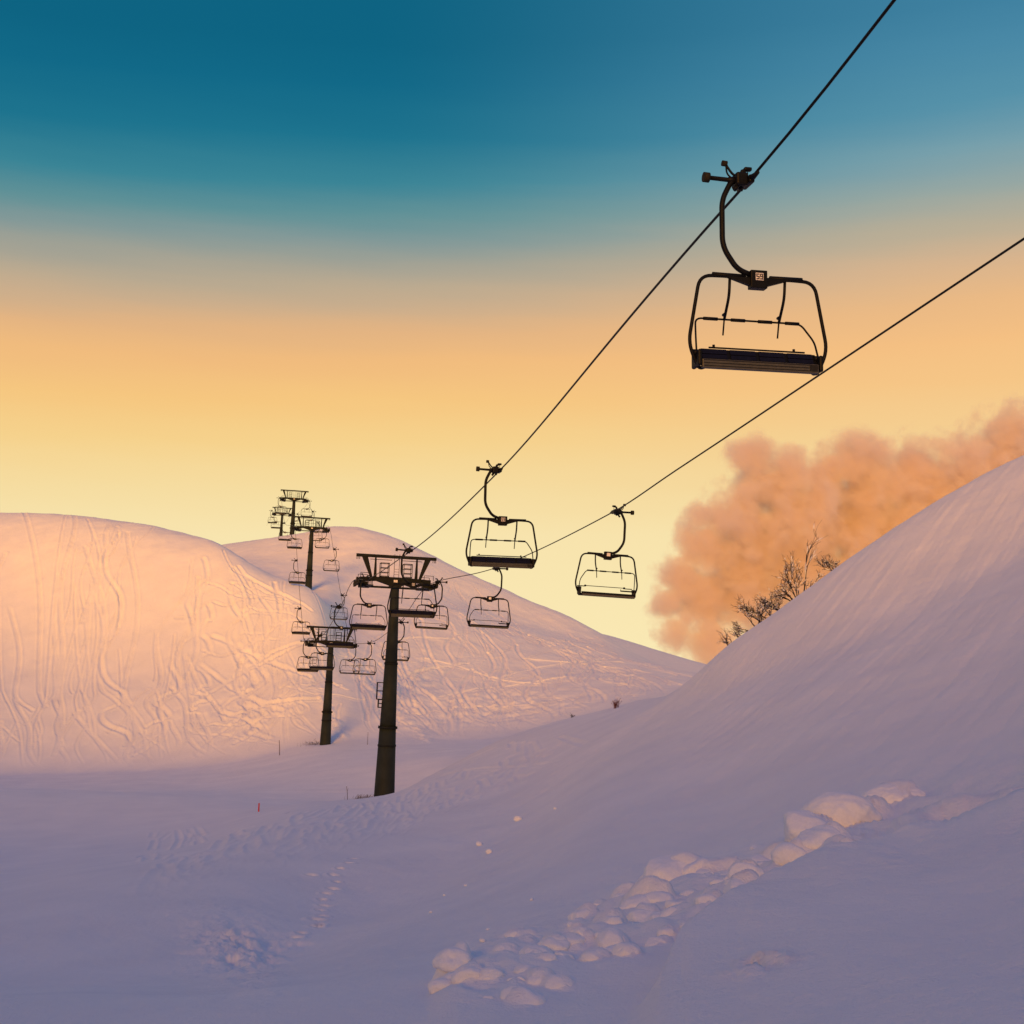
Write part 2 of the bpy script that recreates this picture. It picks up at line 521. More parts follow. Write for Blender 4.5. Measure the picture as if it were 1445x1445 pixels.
for k in range(34):
    ua = R_.uniform(240, 420) if k < 16 else R_.uniform(540, 860); ya = R_.uniform(820, 1030) if k < 16 else R_.uniform(900, 1020)
    ub = ua + R_.uniform(50, 150); yb = ya + R_.uniform(-30, 18)
    lim = np.interp(ub, [380, 440, 470], [835, 860, 930]) if k < 16 else np.interp(ub, [600, 700, 800, 900, 960], [840, 860, 900, 925, 945])
    yb = max(yb, lim); ca, ra = hit(ua, ya); cb, rb = hit(ub, yb)
    if abs(ra - rb) > 150: continue
    fine.append(([ca + (cb - ca) * i / 16 for i in range(17)], [ra + (rb - ra) * i / 16 + 3 * math.sin(i * .7 + k) for i in range(17)]))
DF = track_field(fine, .75, .22)
Zg = Zg + hillmask * trench(DF, .125, .10, .07) * np.clip(1 + .6 * fbm(Xg / 5, Yg / 5, 2), .3, 1.5)
wob = 1 + .7 * fbm(Xg / 3.0, Yg / 3.0, 2)
Zg = Zg + hillmask * trench(D, .23, .14, .085) * np.clip(wob, .25, 1.6)
# churned snow at the foot of the main face
churn = np.exp(-((PU - 700) / 110) ** 2 - ((PV - 1000) / 32) ** 2) + .8 * np.exp(-((PU - 330) / 90) ** 2 - ((PV - 1010) / 45) ** 2) + .6 * np.exp(-((PU - 590) / 35) ** 2 - ((PV - 960) / 60) ** 2)
Zg = Zg + hillmask * churn * .34 * fbm(Xg / 1.1, Yg / 1.6, 3)

# broken edges of the groomed lane between the two hills, and the combed piste
def seg_d(u0, y0, u1, y1):
    L2 = (u1 - u0) ** 2 + (y1 - y0) ** 2
    t = np.clip(((PU - u0) * (u1 - u0) + (PV - y0) * (y1 - y0)) / L2, 0, 1)
    return np.hypot(PU - u0 - t * (u1 - u0), PV - y0 - t * (y1 - y0))
edge = np.exp(-(seg_d(428, 935, 484, 1040) / 7) ** 2) + np.exp(-(np.minimum(seg_d(492, 925, 535, 985), seg_d(535, 985, 600, 1042)) / 9) ** 2)
Zg = Zg + (T2 > 7.9) * edge * (.30 * fbm(Xg / .8, Yg / 1.2, 3) + .12)
comb = sstep(5.7, 6.3, T2) * (1 - sstep(7.85, 8.05, T2))
Zg = Zg + comb * (.05 * fbm(Xg / 14, (Yg + .12 * Xg) / .9, 2) + .05 * fbm(Xg / 5, Yg / 2.4, 2))

# short ski scratches on the middle slope
lines = []
for k in range(260):
    u = R_.uniform(200, 760); f = R_.random()
    lo = np.interp(u, [200, 275, 420, 560, 700], [1275, 1255, 1220, 1182, 1122]); hi = np.interp(u, [200, 275, 430, 553, 620, 720], [1172, 1164, 1138, 1125, 1094, 1044])
    y = hi + 6 + (lo - hi - 10) * f ** .8
    c, r = hit(u, y)
    ang = R_.uniform(-.5, 1.0); ln = R_.uniform(8, 34)
    cs = []; ts = []
    for i in range(6):
        s = i / 5
        uu = u + ln * s * math.cos(ang + .9) ; yy = y - ln * .55 * s * math.sin(ang + .9)
        yy = min(max(yy, np.interp(uu, [200, 275, 430, 553, 620, 720], [1172, 1164, 1138, 1125, 1094, 1044]) + 4), 1290)
        cc, rr = hit(uu, yy)
        cs.append(cc); ts.append(rr)
    if max(ts) - min(ts) < 120: lines.append((cs, ts))
for (ua, ya, ub, yb) in [(620, 1095, 800, 1070), (790, 1040, 850, 1050), (700, 1110, 790, 1050), (280, 1235, 420, 1180), (280, 1205, 500, 1150), (640, 1080, 700, 1055)]:
    ca, ra = hit(ua, ya); cb, rb = hit(ub, yb)
    lines.append(([ca + (cb - ca) * i / 12 for i in range(13)], [ra + (rb - ra) * i / 12 for i in range(13)]))
D = track_field(lines, .55, .12)
Zg = Zg + midmask * trench(D, .14, .035, .03)

# footprints down the bank
fp = np.array([(500, 1213), (490, 1222), (478, 1229), (468, 1236), (476, 1244), (470, 1253), (462, 1259), (456, 1268), (459, 1276), (450, 1283), (453, 1292), (447, 1299), (451, 1307), (446, 1311), (425, 1322), (415, 1328), (440, 1236)])
for i, (u, y) in enumerate(fp):
    x, yy, z = ground(u + R_.uniform(-2, 2), y)
    d = np.hypot(Xg - x, (Yg - yy))
    w = R_.uniform(.08, .12)
    Zg = Zg + trench(d, w, R_.uniform(.12, .18), .03) * (d < 1)

# rough, trampled patch at the left front
patch = np.exp(-((PU - 335 - (PV - 1345) * .4) / 55) ** 2 - ((PV - 1345) / 42) ** 2) * (T2 < 4)
Zg = Zg + patch * (.24 * fbm(Xg / .28, Yg / .4, 4) + .07)
patch2 = np.exp(-((PU - 410) / 30) ** 2 - ((PV - 1335) / 9) ** 2) * (T2 < 4)
Zg = Zg + patch2 * .12 * fbm(Xg / .3, Yg / .4, 3)

# slid snow: lumps half buried in the slope (photo x, y, radius px, height factor)
lumps = [(905, 1283, 34, 1.0), (880, 1272, 20, .8), (957, 1237, 36, .85), (925, 1238, 26, .7), (985, 1232, 26, .8), (1010, 1225, 30, .6), (1143, 1190, 42, 1.0), (1160, 1172, 20, .7),
         (1085, 1215, 30, .7), (1050, 1223, 26, .6), (1048, 1270, 24, 1.0), (1120, 1222, 26, .7), (1150, 1232, 22, .6), (1000, 1290, 24, .7), (860, 1325, 24, .8), (885, 1355, 20, .9),
         (866, 1352, 16, .8), (930, 1332, 18, .7), (822, 1305, 20, .8), (840, 1310, 16, .6), (783, 1355, 16, .9), (805, 1350, 17, .8), (796, 1368, 15, .7), (715, 1362, 17, .7), (740, 1352, 13, .6),
         (640, 1378, 26, 1.0), (660, 1392, 22, .9), (628, 1395, 20, .8), (690, 1392, 20, .7), (785, 1392, 22, .7), (955, 1300, 22, .5), (975, 1310, 18, .5), (1100, 1240, 20, .6), (850, 1345, 12, .7)]
for k in range(46):
    s = R_.random(); u = 640 + 510 * s + R_.gauss(0, 25); y = 1385 - 165 * s ** .9 + R_.gauss(0, 22)
    lumps.append((u, y, R_.uniform(4, 12), R_.uniform(.5, .9)))
for k in range(34):
    s = R_.random(); u = 700 + 470 * s + R_.gauss(0, 18); y = 1388 - 165 * s ** .9 + R_.uniform(-20, 55) * (1 - .5 * s)
    if y < np.interp(u, [860, 930, 960, 1040, 1110, 1170], [1440, 1400, 1352, 1297, 1268, 1246]) - 4 and y < 1425: lumps.append((u, y, R_.uniform(9, 24), R_.uniform(.6, 1.0)))
lumps += [(1190, 1165, 46, .9), (1225, 1150, 36, .8), (1165, 1205, 30, .8), (1260, 1125, 40, .8)]
bumpmax = np.zeros_like(Zg)
for (u, y, rp, hf) in lumps:
    c, r = hit(u, min(y + rp * .25, 1436)); x, yy, z = plan(c, r)
    rr = math.hypot(x, yy); w = rp * rr / F_PX
    ca, cb = int(max(0, c - 120)), int(min(NA, c + 120)); ra, rb = int(max(0, r - 90)), int(min(NR, r + 110))
    sl = (slice(ra, rb), slice(ca, cb))
    th = R_.uniform(0, PI); ex = R_.uniform(.75, 1.0)
    dx = Xg[sl] - x; dy = Yg[sl] - yy
    a = dx * math.cos(th) + dy * math.sin(th); b = (-dx * math.sin(th) + dy * math.cos(th)) / ex
    nn = 1 + .4 * fbm(Xg[sl] / (w * 1.6) + 3 * k, Yg[sl] / (w * 1.6), 2)
    q = (np.abs(a / (w * nn)) ** 2.6 + np.abs(b / (w * nn)) ** 2.6)
    hgt = w * 1.0 * hf * (1 + .22 * fbm(Xg[sl] / (w * .7), Yg[sl] / (w * .7) + 9 * hf, 3)) * np.clip(1 - q, 0, 1) ** .5
    bumpmax[sl] = np.maximum(bumpmax[sl], hgt)
for it in range(2):
    B = bumpmax.copy()
    B[:, 1:-1] = (bumpmax[:, :-2] + 2 * bumpmax[:, 1:-1] + bumpmax[:, 2:]) / 4
    bumpmax = B
for it in range(1):
    B = bumpmax.copy()
    B[:, 2:-2] = (bumpmax[:, :-4] + 2 * bumpmax[:, 2:-2] + bumpmax[:, 4:]) / 4
    B[1:-1] = (B[:-2] + 4 * B[1:-1] + B[2:]) / 6
    bumpmax = B
band = np.exp(-((PV - (1392 - (PU - 640) * .33)) / 48) ** 2) * sstep(600, 660, PU) * (T2 < 3.9)
Zg = Zg + bumpmax + band * (.22 * fbm(Xg / .7, Yg / .8, 4) + .10)
# smooth nearer lip in front of the slide
lip_y = np.interp(PU, [860, 930, 960, 1040, 1110, 1170, 1300, 1445], [1440, 1400, 1352, 1297, 1268, 1246, 1200, 1150])
dl = PV - lip_y
Zg = Zg + np.where((dl > 0) & (T2 < 3) & (PU > 880), .30 * np.exp(-np.maximum(dl, 0) / 90) * sstep(880, 980, PU) * sstep(0, 9, dl), 0)
# hollow with a dark hole at the right front
x, yy, z = ground(1068, 1385); d = np.hypot(Xg - x, Yg - yy)
Zg = Zg - .13 * np.exp(-(d / .06) ** 2) + .035 * np.exp(-(d / .22) ** 2) * (1 + 2.5 * fbm(Xg / .12, Yg / .12, 2))

# crusty grain of the near snow
Zg = Zg + .22 * fbm(Xg / 7 + 3.1, Yg / 7 + 1.7, 2) * sstep(1.6, 2.6, T2) * (1 - sstep(3.6, 4.0, T2)) * (1 - sstep(520, 760, PU))
pp = Xg * .85 - Yg * .53; qq = Xg * .53 + Yg * .85
Zg = Zg + (.05 * fbm(pp / .8, qq / 9, 3) + .03 * fbm(pp / .25, qq / 4, 2)) * sstep(1.2, 2.4, T2) * (1 - sstep(3.7, 4.0, T2)) * sstep(560, 760, PU)
near = 1 - sstep(3.6, 4.4, T2)
Zg = Zg + near * (.012 * fbm(Xg / .22, Yg / .34, 2) + .02 * fbm(Xg / .7 + Yg * .2, Yg / 1.4, 2))

# wind hollows round the two near masts
for (u, y, d0) in ((541, 1121, 87), (459, 1046, 140)):
    p = P3(u, y, d0)
    d = np.hypot(Xg - p[0], Yg - p[1])
    Zg = Zg - .25 * np.exp(-(d / 1.2) ** 2)

Zg[0] = -1.75
me = bpy.data.meshes.new('ground')
vs = np.stack([Xg, Yg, Zg], -1).reshape(-1, 3)
ii = np.arange(NR * NA).reshape(NR, NA)
q = np.stack([ii[:-1, :-1], ii[:-1, 1:], ii[1:, 1:], ii[1:, :-1]], -1).reshape(-1, 4)
# winding: seen from above
q = q[:, ::-1]
# cap under the camera
nf = len(q)
me.vertices.add(len(vs)); me.vertices.foreach_set('co', vs.astype(np.float32).ravel())
me.loops.add(nf * 4); me.loops.foreach_set('vertex_index', q.astype(np.int32).ravel())
me.polygons.add(nf); me.polygons.foreach_set('loop_start', np.arange(0, nf * 4, 4, dtype=np.int32))
me.polygons.foreach_set('use_smooth', np.ones(nf, bool))
me.update(calc_edges=True); me.validate()
me.materials.append(M['snow'])
go = bpy.data.objects.new('ground', me); COL.objects.link(go)
tag(go, 'snow covered valley floor, slopes and hills marked with ski tracks', 'snow', kind='structure')

# ================================================================== LIFT LINE
YAW = math.atan(.205)
CK = 1.0          # chair scale
XL_A, XR_A, XC_A = 7.93, 13.12, 10.45
towers = [('near', 555.3, 820.6, 87.0), ('mid', 465.9, 907.6, 139.7), ('up', 439.5, 745.6, 198.0), ('top', 414.7, 704.4, 251.0), ('far', 397.8, 725.2, 347.0)]
HEADS = [P3(u, y, d) for _, u, y, d in towers]


def line_pt(u, y, d, A):
    """a point on the left or right rope: near ones take their depth from the rope's plan line"""
    k = ray(u, y)
    if 60 < d < 95:
        dd = A / (k[0] + .205)
        if abs(dd - d) < .14 * d: d = dd
    p = k * d
    return np.array([A - .205 * d if d > 60 else p[0], d, p[2]])


chairs_L = [(1055, 257, 20.2), (705, 664, 41.3), (581, 777, 61.5), (520, 817, 82), (480, 856, 99.5), (454, 897, 119), (434, 913, 135.5), (424, 859, 158), (417, 791, 174), (412, 744, 196),
            (406, 738.5, 228), (398.5, 705, 249), (387, 726, 285), (389, 721, 318)]
chairs_R = [(866, 722, 46.9), (697, 802, 66.6), (621, 823, 85.5), (563, 878, 106), (528, 908, 130), (497, 911.5, 146.5), (485, 840, 165), (472, 775, 182), (457, 746, 204),
            (449, 738, 222), (441, 722, 240), (434, 707, 256), (402, 725, 303)]
PL = [line_pt(u, y, d, XL_A) for u, y, d in chairs_L]
PR = [line_pt(u, y, d, XR_A) for u, y, d in chairs_R]


def rope(name, pts, extra, side, label):
    pts = [np.array(p) for p in pts] + [np.array(e) for e in extra]
    for h in HEADS:
        pts = [p for p in pts if abs(p[1] - h[1]) > 4.5]
        c = math.cos(YAW); s = math.sin(YAW)
        pts.append(np.array([h[0] + side * 2.52 * c, h[1] + side * 2.52 * s, h[2]]))
    pts.sort(key=lambda p: p[1])
    a = np.array(pts)
    return a


def qfit(p, A, targets):
    out = []
    for (u, y) in targets:
        k = ray(u, y); d = A / (k[0] + .205)
        out.append(k * d)
    return out


exL = qfit(0, XL_A, [(1170, 118), (1262, 0)])
exR = qfit(0, XR_A, [(1170, 520), (1020, 620), (955, 663)])
AL = rope('l', PL, exL, -1, ''); ARr = rope('r', PR, exR, 1, '')


def extend(a):
    d0 = a[0]; d1 = a[2]
    sl = (d1 - d0) / (d1[1] - d0[1])
    pre = [d0 + sl * (t - d0[1]) for t in (-60.0, -20.0)]
    e0 = a[-1]
    post = [e0 + np.array([-.205 * 60, 60, 3.0])]
    return np.array(pre + list(a) + post)


AL = extend(AL); ARr = extend(ARr)


def rope_curve(a):
    d = np.concatenate([np.arange(a[0, 1], 60, 1.0), np.arange(60, a[-1, 1], 1.5)])
    return np.stack([pchip(a[:, 1], a[:, 0], d), d, pchip(a[:, 1], a[:, 2], d)], -1)


CL = rope_curve(AL); CR = rope_curve(ARr)
for crv, lab in ((CL, 'thin dark steel haul rope carrying the left row of chairs to the upper right corner'), (CR, 'thin dark steel haul rope carrying the right row of chairs past the orange cloud')):
    b = MB(); b.tube(crv, .0225, 8)
    tag(b.build('haul_rope', M['rope']), lab, 'cable', 'haul ropes of the chairlift')


def rope_at(a, d):
    return np.array([np.interp(d, a[:, 1], a[:, 0]), d, np.interp(d, a[:, 1], a[:, 2])])


# ------------------------------------------------------------------ chair
def V(x, y, z):
    return Vector((x, y, z)) * CK


def digit_plate():
    b = MB()
    b.box(V(.072, -.092, -1.60), V(.198, -.082, -1.485), 0)
    return b


def seven_seg(b, x, z, w, h, t, segs, y0, y1):
    s = {'a': (x, z + h - t, x + w, z + h), 'g': (x, z + h / 2 - t / 2, x + w, z + h / 2 + t / 2), 'd': (x, z, x + w, z + t),
         'f': (x, z + h / 2, x + t, z + h), 'b': (x + w - t, z + h / 2, x + w, z + h), 'e': (x, z, x + t, z + h / 2), 'c': (x + w - t, z, x + w, z + h / 2)}
    for i, k in enumerate(segs):
        q = s[k]
        b.box(V(q[0], y0 - .0004 * i, q[1]), V(q[2], y1, q[3]), 1)


def make_chair(left=True):
    """chair hanging from the rope at the origin; x across the line, y along it, z up. The open side faces -y for the
    left row; the right row uses the same frame with its seat lowered."""
    root = empty('lift_chair')
    cx = .135
    g = MB()                                                   # grip clamped on the rope
    g.box(V(-.23, -.13, -.10), V(-.04, .13, .11), bev=.03)
    g.box(V(-.05, -.19, -.07), V(.045, .19, .06), bev=.025)
    g.tube([V(0, -.42, .0), V(0, -.2, .005), V(0, .2, .005), V(0, .42, .0)], [.026, .05, .05, .026], 8)
    g.tube([V(-.17, -.05, -.05), V(-.22, -.05, -.14), V(-.25, -.05, -.17)], .033, 8)
    g.tube([V(-.09, .03, -.05), V(-.11, .03, -.14)], .035, 8)
    g.tube([V(-.12, 0, .07), V(-.09, 0, .16), V(.01, -.02, .20)], [.04, .035, .03], 8)
    g.box(V(-.07, -.06, .165), V(.055, .03, .225), bev=.02)
    g.tube([V(.0, .0, .17), V(.0, .0, .06)], .008, 6)
    grip = g.build('grip', M['chair'], root)
    l = MB()
    l.tube(fillet([V(-.14, 0, .06), V(-.24, 0, .09), V(-.31, 0, .17), V(-.36, -.0, .25)], [0, .06, .06, 0]), .02, 8)
    l.tube(fillet([V(-.14, .05, .03), V(-.24, .05, .05), V(-.33, .05, .12), V(-.36, .0, .24)], [0, .06, .06, 0]), .014, 8)
    lever = l.build('lever', M['chair'], grip)
    w = MB(); w.cyl(V(-.345, 0, .262), V(-.425, 0, .268), .045, 12); w.build('lever_roller', M['rubber'], grip)
    a = MB()
    a.tube([V(-.2, 0, .0), V(-.32, 0, .005), V(-.33, 0, .005), V(-.66, 0, .015)], [.058, .052, .036, .034], 10)
    a.build('guide_arm', M['chair'], root)
    w = MB(); w.cyl(V(-.64, 0, .014), V(-.735, 0, .018), .078, 16); w.build('guide_roller', M['rubber'], root)
    h = MB()
    h.tube(fillet([V(-.24, 0, .0), V(-.30, 0, -.06), V(-.435, 0, -.33), V(-.435, 0, -1.08), V(-.20, 0, -1.42), V(.03, 0, -1.50)], [0, .05, .14, .17, .12, 0]), .043 * CK, 12)
    h.build('hanger', M['chair'], root)
    bx = MB()
    bx.box(V(.0, -.08, -1.72), V(.27, .08, -1.435), bev=.012)
    box = bx.build('hanger_box', M['chair'], root)
    pl = digit_plate()
    if left:
        seven_seg(pl, .080, -1.588, .050, .090, .015, 'afgcd', -.0955, -.0915)
        seven_seg(pl, .140, -1.588, .050, .090, .015, 'abfgcd', -.0955, -.0915)
    plate = pl.build('number_plate', [M['white'], M['ink']], box)
    if not left:                                               # the plate shows on the far side after the half turn
        plate.location = Vector((2 * cx * CK, 0, 0)); plate.rotation_euler = (0, 0, PI)
    fr = MB()
    pts = [V(cx - .80, .02, -2.96), V(cx - .97, .02, -3.03), V(cx - 1.14, 0, -2.64), V(cx - .945, 0, -1.555), V(cx - .55, 0, -1.545), V(cx, 0, -1.56),
           V(cx + .55, 0, -1.545), V(cx + .945, 0, -1.555), V(cx + 1.14, 0, -2.64), V(cx + .97, .02, -3.03), V(cx + .80, .02, -2.96)]
    fr.tube(fillet(pts, [0, .08, .18, .27, .05, .05, .05, .27, .18, .08, 0]), .028 * CK, 10)
    for s in (-1, 1):                                          # gussets beside the box and padded top bar
        fr.add([V(cx + s * .12, -.04, -1.55), V(cx + s * .55, -.025, -1.55), V(cx + s * .12, -.04, -1.68), V(cx + s * .12, .04, -1.55), V(cx + s * .55, .025, -1.55), V(cx + s * .12, .04, -1.68)],
               [(0, 1, 2), (5, 4, 3), (0, 3, 4, 1), (1, 4, 5, 2), (2, 5, 3, 0)])
    frame = fr.build('frame', M['chair'], root)
    for s in (-1, 1):
        t = MB(); t.tube([V(cx + s * .20, 0, -1.532), V(cx + s * .74, 0, -1.527)], .036, 10); t.build('pad', M['chair'], frame)
    yb = .27
    rb = MB()
    rb.tube(fillet([V(cx - 1.0, .03, -2.75), V(cx - .98, .12, -2.45), V(cx - .93, yb, -2.16), V(cx, yb, -2.16), V(cx + .82, yb, -2.16), V(cx + 1.0, .16, -2.47), V(cx + 1.0, .03, -2.75)], [0, .12, .12, 0, .10, .10, 0]), .0155, 8)
    bar = rb.build('restraint_bar', M['chair'], root)
    for s in (-1, 1):
        t = MB()
        t.tube(fillet([V(cx + s * .455, .0, -1.54), V(cx + s * .455, .04, -1.84), V(cx + s * .455, yb, -2.17)], [0, .12, 0]), [.024] * 9, 8)
        t.build('bar_arm', M['chair'], bar)
        t = MB(); t.cyl(V(cx + s * .455, yb - .02, -2.10), V(cx + s * .455, yb + .06, -2.40), .014, 8); t.cyl(V(cx + s * .455, yb - .05, -2.08), V(cx + s * .455, yb + .04, -2.08), .024, 8)
        t.build('footrest', M['chair'], bar)
    for xo in (-.68, -.225, .225, .68):
        t = MB(); t.cyl(V(cx + xo - .115, yb, -2.16), V(cx + xo + .115, yb, -2.16), .027, 10); t.build('grip_pad', M['chair'], bar)
    for s in (-1, 1):                                          # end brackets
        t = MB(); t.box(V(cx + s * .99 - .035, -.12, -3.0), V(cx + s * .99 + .035, .22, -2.74), bev=.03)
        t.cyl(V(cx + s * .92, .03, -2.77), V(cx + s * 1.06, .03, -2.77), .05, 12)
        t.build('end_bracket', M['chair'], root)
    if left:
        st = MB(); st.box(V(cx - .95, -.10, -3.03), V(cx + .95, -.02, -2.885), bev=.012)
        for k in range(3):
            z = -3.0 + .045 * k
            st.box(V(cx - .93, -.106, z), V(cx + .93, -.099, z + .012), 1)
        st.box(V(cx + .80, -.109, -3.0), V(cx + .93, -.10, -2.915), 1)
        seat = st.build('seat_beam', [M['alu'], M['aludark']], root)
        p = MB()
        tilt = Matrix.Rotation(math.radians(-24), 3, 'X')
        piv = V(cx, -.02, -2.88)
        p.box(V(cx - .95, -.03, -2.88), V(cx + .95, .02, -2.69), 0, tilt, piv)
        back = p.build('seat', M['chair'], root)
        for k in range(4):
            x0 = cx - .93 + .47 * k
            q = MB()
            q.box(V(x0, -.045, -2.875), V(x0 + .41, -.029, -2.80), 0, tilt, piv); q.box(V(x0, -.045, -2.785), V(x0 + .41, -.029, -2.695), 0, tilt, piv)
            q.build('seat_panel', M['blue'], back)
        r = MB(); r.tube([V(cx - .78, .09, -2.665), V(cx + .80, .09, -2.665)], .014, 8)
        for xo in (-.70, .62): r.cyl(V(cx + xo, .09, -2.67), V(cx + xo, .09, -2.62), .022, 8)
        r.build('back_rail', M['chair'], root)
    else:
        st = MB()
        rot = Matrix.Rotation(math.radians(6), 3, 'X')
        st.box(V(cx - .96, -.22, -3.02), V(cx + .96, .26, -2.95), 0, None, None, .015)
        st.box(V(cx - .96, .262, -3.045), V(cx + .96, .30, -2.90), 0, None, None, .008)
        st.box(V(cx - .95, .2985, -3.035), V(cx + .93, .304, -2.97), 1)
        st.build('seat', [M['chair'], M['alu']], root)
        r = MB()
        r.tube([V(cx - 1.0, -.22, -2.68), V(cx - .70, -.22, -2.68)], .016, 8); r.tube([V(cx + .70, -.22, -2.68), V(cx + 1.0, -.22, -2.68)], .016, 8)
        r.bar(V(cx - .72, -.22, -2.66), V(cx + .72, -.22, -2.66), .02, .055)
        for s in (-1, 1): r.cyl(V(cx + s * .71, -.25, -2.66), V(cx + s * .71, -.19, -2.66), .035, 10)
        r.build('back_rail', M['chair'], root)
        r = MB(); r.box(V(cx - .97, -.12, -2.80), V(cx - .55, -.05, -2.755), bev=.01); r.cyl(V(cx - .55, -.09, -2.72), V(cx - .55, -.09, -2.80), .012, 8)
        r.build('latch_bar', M['chair'], root)
    return root


LAB_L = ['large empty lift chair at the upper right with number 59 on its box',
         'empty lift chair with blue slats in the sky, middle of the left rope',
         'lift chair whose dark seat crosses the nearest mast below its arm',
         'empty lift chair hanging left of the nearest mast under its left wheels',
         'empty lift chair just above the crossarm of the second pylon, on the left rope',
         'empty lift chair crossing the top of the second mast',
         'empty lift chair at the lower left of the second pylon, leftmost under its arm',
         'empty lift chair hanging just left of the top beam of the second pylon',
         'empty lift chair left of the third mast over the sunlit spur',
         'empty lift chair left of the third mast, just below the skyline',
         'small far lift chair with dark seat at the foot of the tall skyline pylon',
         'small far lift chair under the left wheels of the tall skyline pylon',
         'tiny lift chair farthest left, below the hindmost pylon',
         'tiny lift chair close under the left arm of the hindmost pylon']
LAB_R = ['empty lift chair in the open sky, rightmost on the lower rope',
         'empty lift chair in front of the hill directly below the blue slatted chair',
         'empty lift chair right of the nearest pylon under its right wheels',
         'empty lift chair half hidden behind the nearest mast, below the pylon head',
         'right one of the two lift chairs side by side between the two near masts',
         'left one of the two lift chairs side by side between the two near masts',
         'empty lift chair on the right rope high above the second pylon, below the next chair',
         'empty lift chair right of the third mast with the steep rope above it',
         'empty lift chair under the right wheels of the third pylon',
         'small lift chair tucked close under the right arm of the third pylon',
         'small lift chair behind the top beam of the third pylon, right one',
         'small lift chair hanging right of the tall skyline pylon above the third pylon',
         'tiny lift chair between the hindmost pylon and the tall skyline pylon']
protoL = make_chair(True); protoR = make_chair(False)
SW_L = [-1.6, -.6, 0, .4, .3, 0, 0, 0, .2, 0, 0, 0, 0, 0]
SW_R = [1.4, 1.0, 1.2, .8, .8, .5, .3, .3, 0, 0, 0, 0, 0]
for pts, crv, proto, labs, yaw, sw in ((PL, CL, protoL, LAB_L, YAW, SW_L), (PR, CR, protoR, LAB_R, YAW + PI, SW_R)):
    for i, p in enumerate(pts):
        o = proto if i == 0 else copy_tree(proto)
        o.location = rope_at(crv, p[1])
        sgn = 1 if pts is PL else -1
        o.rotation_euler = (0, math.radians(sw[i]) * sgn, yaw)
        tag(o, labs[i], 'chairlift seat', 'empty chairs of the chairlift')


